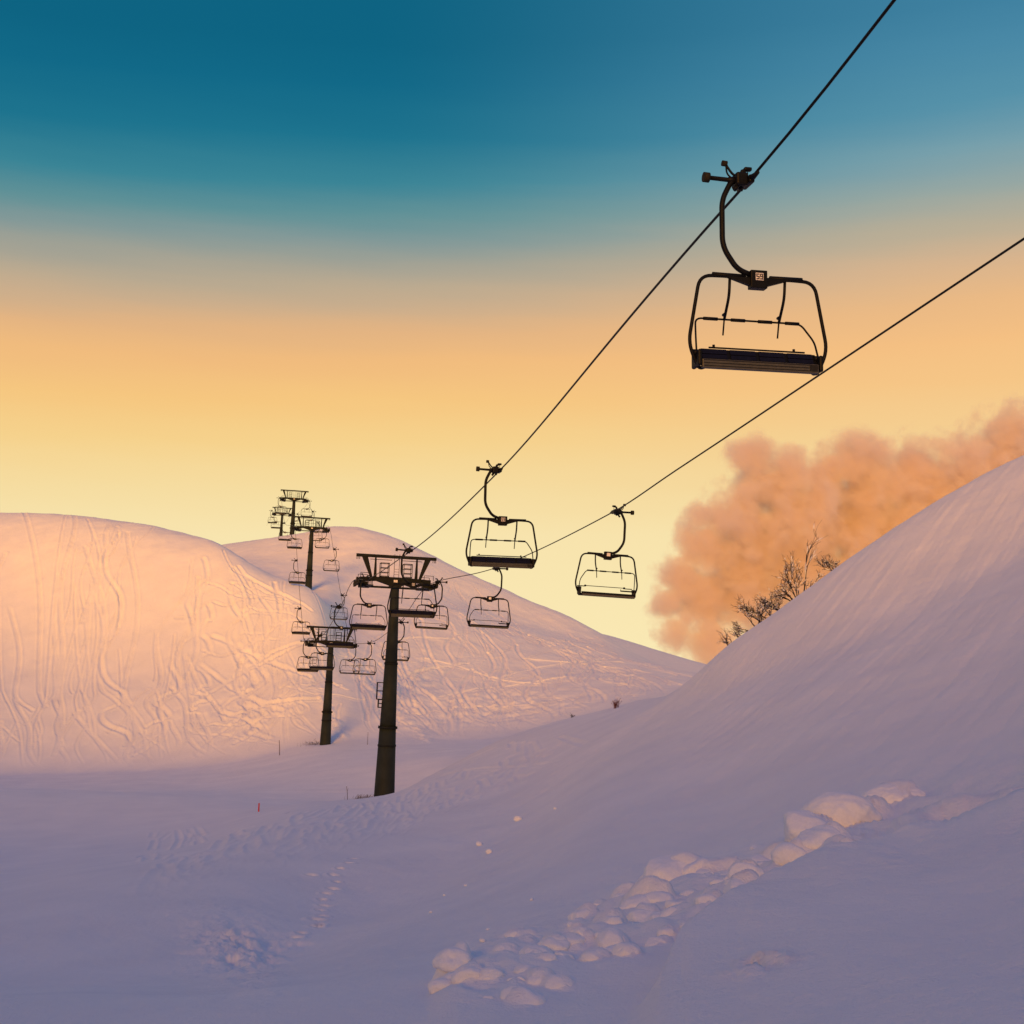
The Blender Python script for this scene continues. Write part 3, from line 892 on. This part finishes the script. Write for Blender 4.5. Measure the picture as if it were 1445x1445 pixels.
# ------------------------------------------------------------------ pylons
def make_tower(h, label, ladder=False, detail=True):
    """pylon with its base at the origin and the rope level at height h"""
    root = empty('lift_pylon')
    tag(root, label, 'pylon', 'pylons of the chairlift')
    n = 24
    m = MB()
    zt = h - .28
    rb = .27 + .031 * h * .92
    def rad(z): return rb + (.27 - rb) * (max(z, 0) / zt)
    m.tube([(0, 0, -1.5), (0, 0, 0), (0, 0, zt * .33)], [rb + .03, rb, rad(zt * .33)], n)
    m.tube([(0, 0, zt * .33 + .002), (0, 0, zt * .63)], [rad(zt * .33) - .012, rad(zt * .63)], n)
    m.tube([(0, 0, zt * .63 + .002), (0, 0, zt)], [rad(zt * .63) - .012, .27], n)
    mast = m.build('mast', M['mast'], root)
    for fz, ex, th in ((.33, .09, .07), (.245, .03, .05), (.63, .03, .06)):
        f = MB(); f.cyl((0, 0, zt * fz - th), (0, 0, zt * fz + th), rad(zt * fz) + ex, n)
        for k in range(16):
            a = 2 * PI * k / 16
            f.cyl(((rad(zt * fz) + ex - .03) * math.cos(a), (rad(zt * fz) + ex - .03) * math.sin(a), zt * fz + th - .001), ((rad(zt * fz) + ex - .03) * math.cos(a), (rad(zt * fz) + ex - .03) * math.sin(a), zt * fz + th + .035), .02, 6)
        f.build('flange', M['steel'], mast)
    # crossarm: deep in the middle, tapering out
    def arm_profile():
        xs = [-2.3, -1.25, -.33, .33, 1.25, 2.3]; top = [.20, .24, .27, .27, .24, .20]; bot = [-.10, -.02, -.30, -.30, -.02, -.10]
        return xs, top, bot
    xs, tp, bt = arm_profile()
    c = MB(); vs = []
    for x, t, b in zip(xs, tp, bt):
        for y in (-.19, .19): vs += [(x, y, h + t), (x, y, h + b)]
    fs = []
    for i in range(5):
        a = i * 4; b = a + 4
        fs += [(a, a + 1, b + 1, b), (a + 2, b + 2, b + 3, a + 3), (a, b, b + 2, a + 2), (a + 1, a + 3, b + 3, b + 1)]
    fs += [(0, 2, 3, 1), (20, 21, 23, 22)]
    c.add(vs, fs)
    c.box((-.40, -.24, h - .33), (.40, .24, h - .27)); c.box((-.30, -.22, h - .27), (.30, -.195, h + .22))
    c.build('crossarm', M['steel'], root)
    b = MB()
    b.box((-2.62, -.10, h + 1.50), (2.62, .10, h + 1.70), bev=.015)
    for s in (-1, 1):
        for dx in (2.58, 2.50, 2.40): b.box((s * dx - .015, -.03, h + 1.34), (s * dx + .015, .03, h + 1.5))
    b.build('top_beam', M['steel'], root)
    for s in (-1, 1):                                        # splayed struts, wide at the top
        t = MB()
        vs = []
        for y in (-.08, .08):
            vs += [(s * 2.24, y, h + 1.50), (s * 1.86, y, h + 1.50), (s * 1.50, y, h + .20), (s * 1.66, y, h + .20)]
        t.add(vs, [(0, 1, 2, 3), (7, 6, 5, 4), (0, 4, 5, 1), (1, 5, 6, 2), (2, 6, 7, 3), (3, 7, 4, 0)])
        t.build('strut', M['steel'], root)
        t = MB()
        vs = []
        for y in (-.05, .05):
            vs += [(s * 1.40, y, h + 1.5), (s * 1.30, y, h + 1.5), (s * 1.24, y, h + .22), (s * 1.44, y, h + .22)]
        t.add(vs, [(0, 1, 2, 3), (7, 6, 5, 4), (0, 4, 5, 1), (1, 5, 6, 2), (2, 6, 7, 3), (3, 7, 4, 0)])
        t.build('post', M['steel'], root)
        fz = MB(); x0, x1 = (.48, 1.02)
        w = .04
        for (xa, za, xb, zb) in ((x0, .24, x0, 1.15), (x1, .24, x1, 1.15), (x0, 1.15, x1, 1.15), (x0, .85, x1, .85), (x0, .55, x1, .55), (x0, .30, x1, .30)):
            fz.bar((s * xa, -.35, h + za), (s * xb, -.35, h + zb), w)
            fz.bar((s * xa, .35, h + za), (s * xb, .35, h + zb), w)
        for xx in (x0, x1):
            for zz in (.30, 1.15): fz.bar((s * xx, -.35, h + zz), (s * xx, .35, h + zz), w)
        fz.build('service_frame', M['steel'], root)
        hr = MB()
        for y in (-.9, .9):
            hr.tube([(s * 1.75, y, h + .42), (s * 2.35, y, h + .42)], .018, 6); hr.tube([(s * 1.75, y, h + .1), (s * 1.75, y, h + .42)], .018, 6); hr.tube([(s * 2.35, y, h + .1), (s * 2.35, y, h + .42)], .018, 6)
            hr.tube([(s * .30, y * .1, h + 1.38), (s * 1.70, y * .1, h + 1.38)], .014, 6)
        hr.build('handrail', M['steel'], root)
        # train of wheels carrying the rope
        sh = MB()
        xr = s * 2.52
        sh.box((xr - s * .20 - .045, -1.75, h - .24), (xr - s * .20 + .045, 1.75, h - .12))
        sh.box((xr - s * .55 - .05, -.9, h - .46), (xr - s * .2, .9, h - .36))
        sh.box((min(xr - s * .75, xr - s * .12), -.16, h - .46), (max(xr - s * .75, xr - s * .12), .16, h - .10))
        sh.box((min(xr - s * .95, xr - s * .55), -1.6, h - .42), (max(xr - s * .95, xr - s * .55), 1.6, h - .37))
        for y in (-1.5, -.75, .0, .75, 1.5): sh.bar((xr - s * .9, y, h - .40), (xr - s * .85, y, h + .12), .035)
        sh.tube([(xr - s * .88, -1.6, h + .12), (xr - s * .88, 1.6, h + .12)], .02, 6)
        for y in (-1.2, -.4, .4, 1.2): sh.bar((xr - s * .20, y - .3, h - .14), (xr - s * .20, y + .3, h - .20), .10, .12)
        sh.box((xr - s * .03 - .06, -1.9, h - .30), (xr - s * .03 + .06, -1.62, h + .06), bev=.03); sh.box((xr - s * .03 - .06, 1.62, h - .30), (xr - s * .03 + .06, 1.9, h + .06), bev=.03)
        tr = sh.build('wheel_train', M['steel'], root)
        for k in range(8):
            y = -1.47 + .42 * k
            q = MB(); q.cyl((xr - .06, y, h - .205), (xr + .06, y, h - .205), .18, 18); q.cyl((xr - s * .22, y, h - .205), (xr + s * .09, y, h - .205), .035, 8)
            q.build('wheel', M['rubber'], tr)
    ld = MB()
    for x in (-.13, .19): ld.tube([(x, -.12, h + .25), (x, -.12, h + 1.78)], .016, 6)
    for z in (.45, .62, .8): ld.tube([(-.13, -.12, h + z), (.19, -.12, h + z)], .012, 6)
    ld.build('top_ladder', M['steel'], root)
    r = MB(); r.box((-2.3, -.55, h - .44), (2.3, -.48, h - .37)); r.box((-2.3, .48, h - .44), (2.3, .55, h - .37)); r.build('catwalk', M['steel'], root)
    s_ = MB(); s_.box((-.13, -.232, h - .04), (-.015, -.222, h + .09)); s_.box((.0, -.232, h - .04), (.115, -.222, h + .09)); s_.box((-.13, -.2325, h - .065), (.115, -.2225, h - .045))
    s_.build('sign_plate', M['white'], root)
    if ladder:                                               # hooped ladder on the side of the lower mast
        l = MB()
        zb = zt * .43; 
        x0 = -rad(zb) - .02
        for (za, zc, w, dx) in ((zb + .42, zb + 1.48, .46, .16), (zb - .1, zb + .40, .30, .12)):
            for y in (-.14, .14):
                l.bar((x0 - w + dx, y, za), (x0 - w + dx, y, zc), .055)
                for z in (za, (za + zc) / 2, zc): l.bar((x0 - w + dx, y, z), (x0 + .12, y, z), .055)
            l.bar((x0 - w + dx, -.14, zc), (x0 - w + dx, .14, zc), .05); l.bar((x0 - w + dx, -.14, za), (x0 - w + dx, .14, za), .05)
        l.build('ladder_cage', M['steel'], root)
    ml = MB()
    for y in (-.16, .16): ml.tube([(.05 + rad(1) * 0, 0 + 0, 0)] * 2 if False else [(y, rad(2) + .06, 2.0), (y, .27 + .12, zt)], .018, 6)
    k = 0; z = 2.1
    while z < zt:
        yy = rad(2) + .06 + (.39 - rad(2) - .06) * (z - 2) / (zt - 2)
        ml.tube([(-.16, yy, z), (.16, yy, z)], .012, 6); z += .33
    ml.build('mast_ladder', M['steel'], root)
    return root


TL = ['nearest and largest dark chairlift pylon, standing on the middle snow roll', 'second dark chairlift pylon, standing at the foot of the left hill', 'third chairlift pylon, its mast rising behind the sunlit spur',
      'tall chairlift pylon on the skyline behind the third one', 'smallest and hindmost chairlift pylon, left of the tall skyline one']
BASE = []
for i, (h_, (nm, u, y, d)) in enumerate(zip(HEADS, towers)):
    gz = height_at(h_[0], h_[1])
    H = h_[2] - gz
    o = make_tower(H, TL[i], ladder=(i == 0))
    o.location = (h_[0], h_[1], gz); o.rotation_euler = (0, math.radians(.5), YAW)
    BASE.append((h_[0], h_[1], gz, H))
    print('tower', i, 'height', round(H, 2), 'base', round(gz, 2))


# ================================================================== PLANTS AND MARKERS
def shrub(name, root_pts, label, cat, group, up, size, n_stem, seed, mat, snow=True, spread=1.0, lvl=3, th=.03):
    rr = random.Random(seed)
    b = MB(); sn = MB()
    cnt = [0]
    def grow(p, d, L, r, lv):
        k = 5; pts = [p]; rad = [r]
        q = p.copy(); dd = d.copy()
        curl = Vector((rr.gauss(0, .16), rr.gauss(0, .16), rr.gauss(0.02, .16)))
        for i in range(k):
            dd = (dd + curl * .5 + Vector((rr.gauss(0, .10), rr.gauss(0, .10), rr.gauss(0, .10)))).normalized()
            q = q + dd * (L / k); pts.append(q.copy()); rad.append(max(.0045, r * (1 - .75 * (i + 1) / k)))
        b.tube(pts, rad, 5, cap=False)
        if snow and rr.random() < .3:
            i0 = rr.randint(1, 2)
            sp = [pp + Vector((0, 0, rad[j + i0] * .9 + .008)) for j, pp in enumerate(pts[i0:i0 + 3])]
            sn.tube(sp, [rad[i0] * .8 + .008, rad[i0] * 1.2 + .018, rad[i0] * .4 + .004], 5)
        if lv > 0:
            for c in range(rr.randint(3, 5)):
                t = rr.uniform(.15, .95); i = min(k - 1, int(t * k)); pp = pts[i].lerp(pts[i + 1], t * k - i)
                ax = Vector((rr.gauss(0, 1), rr.gauss(0, 1), rr.gauss(0, 1))).normalized()
                nd = (d * 1.0 + ax * .5 + Vector((0, 0, .05))).normalized()
                grow(pp, nd, L * rr.uniform(.45, .8), max(.006, r * .5), lv - 1)
    for k in range(n_stem):
        bp = Vector(root_pts[k % len(root_pts)]) + Vector((rr.gauss(0, .08), rr.gauss(0, .15), -.06))
        d = (Vector(up) + Vector((rr.gauss(0, .5), rr.gauss(0, .6), rr.gauss(0, .3))) * spread).normalized()
        grow(bp, d, size * rr.uniform(.55, 1.0), th * rr.uniform(.7, 1.1), lvl)
    o0 = len(b.v)
    b.v += sn.v; b.f += [tuple(i + o0 for i in f) for f in sn.f]; b.mi += [1] * len(sn.f); b.sm += sn.sm
    b.v = [tuple(Vector(v) - Vector(root_pts[0])) for v in b.v]
    root = b.build(name, [mat, M['ball']]); root.location = root_pts[0]
    tag(root, label, cat, group)
    return root


def gp(u, y):
    x, yy, z = ground(u, y)
    return Vector((x, yy, height_at(x, yy)))


def ridge(u, y, d=57.3):
    p = P3(u, y, d); return Vector((p[0], p[1], height_at(p[0], p[1])))


G = 'snowy shrubs on the ridge of the right slope'
shrub('shrub', [ridge(1076, 862), ridge(1060, 878), ridge(1086, 858), ridge(1070, 870)], 'low bare shrub with many thin twigs fanning left on the right ridge', 'shrub', G, (-.7, 0, .6), 1.0, 8, 11, M['bark'], spread=.9)
shrub('shrub', [ridge(1122, 832), ridge(1128, 828), ridge(1118, 836)], 'taller bare shrub with snow on its twigs, upper one on the right ridge', 'shrub', G, (-.3, 0, .9), 1.35, 7, 23, M['bark'], spread=.95)
shrub('shrub', [ridge(1100, 846)], 'short dark twigs with snow between the two larger shrubs on the ridge', 'shrub', G, (-.85, 0, .45), .85, 5, 37, M['bark'], spread=.6)
shrub('shrub', [ridge(1030, 905)], 'tiny bare shrub lowest on the right ridge edge', 'shrub', G, (-.5, 0, .8), .6, 4, 41, M['bark'], spread=.7, lvl=2, th=.018)
shrub('shrub', [ridge(1045, 890)], 'sparse short twigs on the ridge just above the tiny shrub', 'shrub', G, (-.7, 0, .6), .5, 5, 43, M['bark'], spread=.7, lvl=2, th=.02)
shrub('shrub', [ridge(1182, 800, 60)], 'bare shrub highest on the right ridge, by the edge of the photo', 'shrub', G, (-.5, 0, .8), .8, 5, 59, M['bark'], spread=.7, th=.028)
# one long leader on the taller shrub is part of its branches; two dry bushes on the crest further back
shrub('shrub', [ridge(1133, 825)], 'single tall bare leader twig rising at the top of the ridge shrubs', 'shrub', G, (.28, 0, .95), 2.3, 1, 77, M['bark'], spread=.12, lvl=2, th=.035)
G2 = 'small bushes on the crest in front of the main hill'
shrub('bush', [gp(808, 1012) + Vector((0, 0, .02))], 'small spreading bare bush on the crest, left one of two', 'bush', G2, (0, 0, 1), .42, 8, 61, M['bark'], snow=False, spread=1.2, lvl=2, th=.014)
shrub('bush', [gp(869, 999) + Vector((0, 0, .02))], 'small upright reddish bush on the crest, right one of two', 'bush', G2, (0.1, 0, 1), .42, 9, 67, M['rust'], snow=False, spread=.7, lvl=2, th=.022)
# dry grass in the wind hollows at the mast feet
for (bx, by, bz, H), off, sd, lab in ((BASE[0], -1.1, 71, 'dry grass sticking out of the snow left of the nearest mast foot'), (BASE[1], -1.3, 73, 'dry grass sticking out of the snow beside the second mast foot')):
    rr = random.Random(sd); b = MB()
    for k in range(120):
        x = bx + off + rr.gauss(0, .55); y = by + rr.gauss(.3, .4); z = height_at(x, y)
        p = Vector((x, y, z - .05)); d = Vector((rr.gauss(0, .35), rr.gauss(0, .3), 1)); L = rr.uniform(.1, .42)
        b.tube([p, p + d * L * .5, p + d * L + Vector((rr.gauss(0, .06), 0, -.03))], [.009, .007, .003], 4, cap=False)
    c = Vector((bx + off, by, bz)); b.v = [tuple(Vector(v) - c) for v in b.v]
    o = b.build('grass_tuft', M['straw']); o.location = c
    tag(o, lab, 'grass', 'grass tufts at the mast feet')
# thin poles
for (u0, y0, ln, r, mat, lean, lab, cat) in ((394.5, 1066, 20, .035, 'wood', -.08, 'thin brown pole standing in the snow at the foot of the left hill', 'pole'),
                                            (518.5, 1052, 17, .022, 'wood', 0.0, 'thin pale pole in the snow between the two near masts', 'pole'),
                                            (490.5, 1128, 18, .018, 'wood', -.12, 'thin leaning twig in the snow left of the nearest mast foot', 'twig')):
    p = gp(u0, y0); d = math.hypot(p.x, p.y); L = ln * d / F_PX
    b = MB(); pts = [(0, 0, -.3), (lean * L * .3, 0, L * .45), (lean * L, 0, L)]
    b.tube(pts, [r, r * .95, r * .8], 8)
    if cat == 'twig': b.tube([(lean * L * .6, 0, L * .6), (lean * L * .6 + .08, .02, L * .85)], [.012, .006], 5)
    o = b.build('marker_pole' if cat == 'pole' else 'twig', M[mat]); o.location = p; tag(o, lab, cat)
p = gp(365, 1145); d = math.hypot(p.x, p.y); b = MB()
b.cyl((0, 0, -.3), (0, 0, 11 * d / F_PX), .045, 10); b.cyl((0, 0, 11 * d / F_PX), (0, 0, 11 * d / F_PX + .02), .05, 10)
o = b.build('marker_post', M['red']); o.location = p; tag(o, 'small red marker post standing in the snow at the lower left', 'marker')

# loose snowballs that rolled down the smooth slope
def snowball(seed):
    bm = bmesh.new(); bmesh.ops.create_icosphere(bm, subdivisions=3, radius=1)
    rs = np.random.default_rng(seed); k = rs.normal(0, 1, (9, 3)); ph = rs.uniform(0, 6.3, 9)
    for v in bm.verts:
        n = Vector(v.co); s = 1 + .09 * sum(math.sin(k[i] @ np.array(n) * 1.5 + ph[i]) for i in range(9)) * .5
        v.co = n * s; v.co.z *= .85
    for f in bm.faces: f.smooth = True
    me_ = bpy.data.meshes.new('snowball'); bm.to_mesh(me_); bm.free(); me_.materials.append(M['ball'])
    return me_


balls = [(731, 1158, 5.0, 'largest loose snowball on the smooth slope below the crest'), (676, 1194, 4.5, 'left one of two loose snowballs at the gully edge'), (690, 1205, 4.5, 'right one of two loose snowballs at the gully edge'),
         (710, 1336, 4.5, None), (783, 1143, 2.6, None), (657, 1248, 2.2, None), (750, 1273, 2.6, None), (735, 1314, 4, None), (688, 1318, 2.4, None), (680, 1354, 3.6, None), (696, 1356, 3.6, None), (627, 1262, 2, None), (608, 1290, 2.2, None)]
for i, (u, y, rp, lab) in enumerate(balls):
    p = gp(u, y); rad = rp * math.hypot(p.x, p.y) / F_PX
    o = bpy.data.objects.new('snowball', snowball(100 + i)); COL.objects.link(o)
    o.location = p + Vector((0, 0, rad * .45)); o.scale = (rad * 1.15, rad, rad); o.rotation_euler = (0, 0, i * 1.3)
    tag(o, lab or 'small loose snowball lying on the smooth shaded slope', 'snowball', 'loose snowballs on the slope')

# clumps of slid snow lying half buried along the debris band
def clump(seed, w):
    bm = bmesh.new(); bmesh.ops.create_icosphere(bm, subdivisions=5, radius=1)
    rs = np.random.default_rng(seed)
    P = np.array([v.co[:] for v in bm.verts])
    ax = rs.normal(0, 1, (7, 3)); ax /= np.linalg.norm(ax, axis=1)[:, None]
    cut = rs.uniform(.62, .92, 7)
    r = np.ones(len(P))
    for a_, c_ in zip(ax, cut):                      # flattened facets with soft edges
        d = P @ a_
        lim = np.where(d > .05, c_ / np.maximum(d, .05), 9)
        r = -np.log(np.exp(-14 * r) + np.exp(-14 * np.minimum(lim, 3))) / 14
    o = rs.uniform(0, 50, 3)
    Q = P * r[:, None]
    r = r + .10 * fbm(Q[:, 0] * 1.7 + o[0], Q[:, 1] * 1.7 + Q[:, 2] * 1.3 + o[1], 3) + .045 * fbm(Q[:, 0] * 6 + Q[:, 2] * 3 + o[2], Q[:, 1] * 6 - Q[:, 2] * 4, 3)
    Q = P * r[:, None]
    for v, q_ in zip(bm.verts, Q): v.co = Vector(q_)
    for f in bm.faces: f.smooth = True
    me_ = bpy.data.meshes.new('snow_clump'); bm.to_mesh(me_); bm.free(); me_.materials.append(M['ball'])
    return me_


BIG = {0: 'big round snow clump in the middle of the slide heap', 2: 'broad snow clump upslope of the big round one in the slide heap', 6: 'large pale snow block near the right upper end of the slide heap',
       10: 'isolated snow clump resting on the lip at the right of the slide heap', 25: 'big snow clump at the lower end of the slide heap, bottom of the photo'}
for i, (u, y, rp, hf) in enumerate(lumps[:34] + [q_ for q_ in lumps[34:] if q_[2] > 6]):
    p = gp(u, min(y + rp * .35, 1432)); w = rp * math.hypot(p.x, p.y) / F_PX * R_.uniform(1.0, 1.22)
    o = bpy.data.objects.new('snow_clump', clump(300 + i, w)); COL.objects.link(o)
    o.location = (p.x, p.y + w * .3, height_at(p.x, p.y + w * .3) - w * (.60 if rp > 12 else .42))
    o.scale = (w * R_.uniform(.95, 1.2), w * R_.uniform(.9, 1.2), w * R_.uniform(.62, .85) * (.6 + .4 * hf)); o.rotation_euler = (R_.uniform(-.2, .2), R_.uniform(-.1, .35), R_.uniform(0, 6.3))
    tag(o, BIG.get(i, 'smaller rounded snow clump half buried in the slide heap at the lower right'), 'snow clump', 'clumps of slid snow')

# ================================================================== CLOUD
CD = 700.0
def cpt(u, y, dz=0):
    return P3(u, y, CD + dz)


blobs = [(1060, 648, 34, 0), (1085, 690, 52, 15), (1122, 655, 24, -10), (1130, 720, 60, 0), (1165, 665, 36, 10), (1050, 745, 58, 0), (1000, 775, 44, 0), (985, 730, 22, -10), (960, 815, 34, 0), (940, 850, 28, 0), (990, 840, 52, 10),
         (1060, 820, 70, 15), (1130, 800, 70, 10), (965, 890, 34, 0), (1000, 900, 40, 0), (1200, 740, 75, 20), (1230, 690, 50, 10), (1280, 780, 80, 20), (1200, 830, 70, 10), (1300, 680, 60, 15), (1370, 700, 75, 20), (1440, 660, 80, 30), (1210, 650, 44, 5)]
cb = bmesh.new()
for (u, y, rp, dz) in blobs:
    p = cpt(u, y, dz); r = rp * CD / F_PX * 1.5
    bmesh.ops.create_icosphere(cb, subdivisions=3, radius=r, matrix=Matrix.Translation(Vector(p)))
cme = bpy.data.meshes.new('cloud'); cb.to_mesh(cme); cb.free()
cc = Vector(cpt(1080, 780))
cme.transform(Matrix.Translation(-cc))
cl = bpy.data.objects.new('cloud', cme); cl.location = cc; COL.objects.link(cl)
rm = cl.modifiers.new('merge', 'REMESH'); rm.mode = 'VOXEL'; rm.voxel_size = 3.0
cm = bpy.data.materials.new('cloud_vapour'); N, L = nodes_of(cm)
N.remove(N['Principled BSDF'])
out = N['Material Output']
pv = N.new('ShaderNodeVolumePrincipled')
tc = N.new('ShaderNodeTexCoord')
prev = None
for (u, y, rp, dz) in blobs:
    p = Vector(cpt(u, y, dz)) - cc; r = rp * CD / F_PX
    dn = N.new('ShaderNodeVectorMath'); dn.operation = 'DISTANCE'
    L.new(tc.outputs['Object'], dn.inputs[0]); dn.inputs[1].default_value = p
    mu = N.new('ShaderNodeMath'); mu.operation = 'MULTIPLY_ADD'; mu.inputs[1].default_value = -1.0 / r; mu.inputs[2].default_value = 1.0
    L.new(dn.outputs['Value'], mu.inputs[0])
    if prev is None: prev = mu.outputs[0]
    else:
        mx = N.new('ShaderNodeMath'); mx.operation = 'SMOOTH_MAX'; mx.inputs[2].default_value = .25
        L.new(prev, mx.inputs[0]); L.new(mu.outputs[0], mx.inputs[1]); prev = mx.outputs[0]
nz = N.new('ShaderNodeTexNoise'); nz.inputs['Scale'].default_value = .06; nz.inputs['Detail'].default_value = 8; nz.inputs['Roughness'].default_value = .66
L.new(tc.outputs['Object'], nz.inputs['Vector'])
nm = N.new('ShaderNodeMath'); nm.operation = 'MULTIPLY_ADD'; nm.inputs[1].default_value = 3.8; nm.inputs[2].default_value = -1.66
L.new(nz.outputs['Fac'], nm.inputs[0])
ad = N.new('ShaderNodeMath'); ad.operation = 'ADD'; L.new(prev, ad.inputs[0]); L.new(nm.outputs[0], ad.inputs[1])
mr = N.new('ShaderNodeMapRange'); mr.interpolation_type = 'SMOOTHSTEP'
mr.inputs['From Min'].default_value = -.02; mr.inputs['From Max'].default_value = .85; mr.inputs['To Min'].default_value = 0; mr.inputs['To Max'].default_value = .15
L.new(ad.outputs[0], mr.inputs['Value'])
L.new(mr.outputs[0], pv.inputs['Density'])
pv.inputs['Color'].default_value = (.95, .86, .79, 1)
pv.inputs['Anisotropy'].default_value = .0
L.new(pv.outputs['Volume'], out.inputs['Volume'])
cme.materials.append(cm)
try: cm.cycles.volume_sampling = 'MULTIPLE_IMPORTANCE'
except Exception: pass
tag(cl, 'billowing orange and dusky pink cloud rising behind the right slope', 'cloud')

# ================================================================== LIGHT
SUN_AZ = math.radians(-167)      # low, behind the photographer's left shoulder; an unseen ridge added back there shades the foreground
SUN_EL = math.radians(9.5)
sd = Vector((math.sin(SUN_AZ) * math.cos(SUN_EL), math.cos(SUN_AZ) * math.cos(SUN_EL), math.sin(SUN_EL)))
sl = bpy.data.lights.new('sun', 'SUN'); sl.energy = 4.7; sl.angle = math.radians(16); sl.color = (1.0, .42, .045)
so = bpy.data.objects.new('sun', sl); COL.objects.link(so)
so.rotation_euler = (-sd).to_track_quat('-Z', 'Y').to_euler()

W = bpy.data.worlds.new('World'); S.world = W; W.use_nodes = True
N = W.node_tree.nodes; L = W.node_tree.links
bg = N['Background']
tc = N.new('ShaderNodeTexCoord'); sp = N.new('ShaderNodeSeparateXYZ'); L.new(tc.outputs['Generated'], sp.inputs[0])


def lin(c):
    return tuple(((v / 255) / 12.92 if v / 255 <= .04045 else ((v / 255 + .055) / 1.055) ** 2.4) for v in c) + (1,)


def elev(y): return math.sin(math.atan((950 - y) / F_PX))


def sky_ramp(stops):
    r = N.new('ShaderNodeValToRGB'); e = r.color_ramp.elements
    r.color_ramp.interpolation = 'B_SPLINE' if False else 'EASE'
    r.color_ramp.interpolation = 'LINEAR'
    while len(e) > 1: e.remove(e[-1])
    e[0].position = max(0, stops[0][0]); e[0].color = stops[0][1]
    for p, c in stops[1:]:
        q = e.new(p); q.color = c
    return r


ZEN = [(.66, lin((102, 110, 158))), (1.0, lin((112, 108, 160)))]
left = [(elev(900), lin((251, 234, 182))), (elev(760), lin((249, 229, 175))), (elev(690), lin((247, 221, 161))), (elev(620), lin((247, 210, 140))), (elev(560), lin((247, 199, 127))), (elev(505), lin((242, 188, 125))),
        (elev(460), lin((228, 180, 130))), (elev(425), lin((204, 174, 140))), (elev(395), lin((188, 170, 144))), (elev(360), lin((164, 162, 148))), (elev(325), lin((132, 153, 152))), (elev(290), lin((96, 145, 151))), (elev(240), lin((56, 132, 150))), (elev(170), lin((24, 115, 142))), (elev(90), lin((8, 104, 135))), (elev(20), lin((4, 99, 130)))]
right = [(elev(900), lin((251, 232, 178))), (elev(760), lin((249, 226, 170))), (elev(690), lin((246, 214, 154))), (elev(620), lin((246, 206, 144))), (elev(560), lin((247, 198, 134))), (elev(505), lin((246, 192, 130))),
         (elev(450), lin((236, 186, 132))), (elev(400), lin((216, 180, 142))), (elev(350), lin((186, 174, 150))), (elev(300), lin((154, 168, 162))), (elev(240), lin((120, 160, 172))), (elev(170), lin((86, 146, 170))), (elev(90), lin((72, 136, 166))), (elev(20), lin((62, 128, 160)))]
HOLD = .53
ra = sky_ramp(left + [(HOLD, lin((4, 96, 128)))] + ZEN); rb_ = sky_ramp(right + [(HOLD, lin((48, 116, 152)))] + ZEN)
tl = N.new('ShaderNodeMath'); tl.operation = 'MULTIPLY_ADD'; tl.inputs[1].default_value = -.045      # the glow leans a little over the valley
mpv = N.new('ShaderNodeMapping'); mpv.inputs['Scale'].default_value = (3.0, 3.0, 34.0); L.new(tc.outputs['Generated'], mpv.inputs['Vector'])
wn = N.new('ShaderNodeTexNoise'); wn.inputs['Scale'].default_value = 1.6; wn.inputs['Detail'].default_value = 5; L.new(mpv.outputs['Vector'], wn.inputs['Vector'])
wa = N.new('ShaderNodeMath'); wa.operation = 'MULTIPLY_ADD'; wa.inputs[1].default_value = .014; wa.inputs[2].default_value = -.007      # faint high veil in the sky
L.new(wn.outputs['Fac'], wa.inputs[0])
wb = N.new('ShaderNodeMath'); wb.operation = 'ADD'; L.new(wa.outputs[0], wb.inputs[0]); L.new(sp.outputs['Z'], wb.inputs[1])
L.new(sp.outputs['X'], tl.inputs[0]); L.new(wb.outputs[0], tl.inputs[2])
L.new(tl.outputs[0], ra.inputs['Fac']); L.new(tl.outputs[0], rb_.inputs['Fac'])
mr = N.new('ShaderNodeMapRange'); mr.interpolation_type = 'SMOOTHSTEP'
mr.inputs['From Min'].default_value = -.12; mr.inputs['From Max'].default_value = .34; L.new(sp.outputs['X'], mr.inputs['Value'])
mx = N.new('ShaderNodeMix'); mx.data_type = 'RGBA'; L.new(mr.outputs[0], mx.inputs[0]); L.new(ra.outputs[0], mx.inputs[6]); L.new(rb_.outputs[0], mx.inputs[7])
sky = N.new('ShaderNodeTexSky'); sky.sky_type = 'NISHITA'; sky.sun_disc = False; sky.sun_elevation = SUN_EL; sky.sun_rotation = SUN_AZ
sky.air_density = 1.4; sky.dust_density = 2.0
sc = N.new('ShaderNodeVectorMath'); sc.operation = 'SCALE'; sc.inputs['Scale'].default_value = .1; L.new(sky.outputs[0], sc.inputs[0])
m2 = N.new('ShaderNodeMix'); m2.data_type = 'RGBA'; m2.inputs[0].default_value = .02
L.new(mx.outputs[2], m2.inputs[6]); L.new(sc.outputs[0], m2.inputs[7])
L.new(m2.outputs[2], bg.inputs['Color']); bg.inputs['Strength'].default_value = 1.0

S.render.engine = 'CYCLES'
S.view_settings.view_transform = 'Standard'; S.view_settings.look = 'None'; S.view_settings.exposure = 0; S.view_settings.gamma = 1
S.cycles.max_bounces = 6; S.cycles.diffuse_bounces = 3; S.cycles.volume_bounces = 8
S.cycles.volume_step_rate = .25; S.cycles.volume_max_steps = 256
S.cycles.use_denoising = True
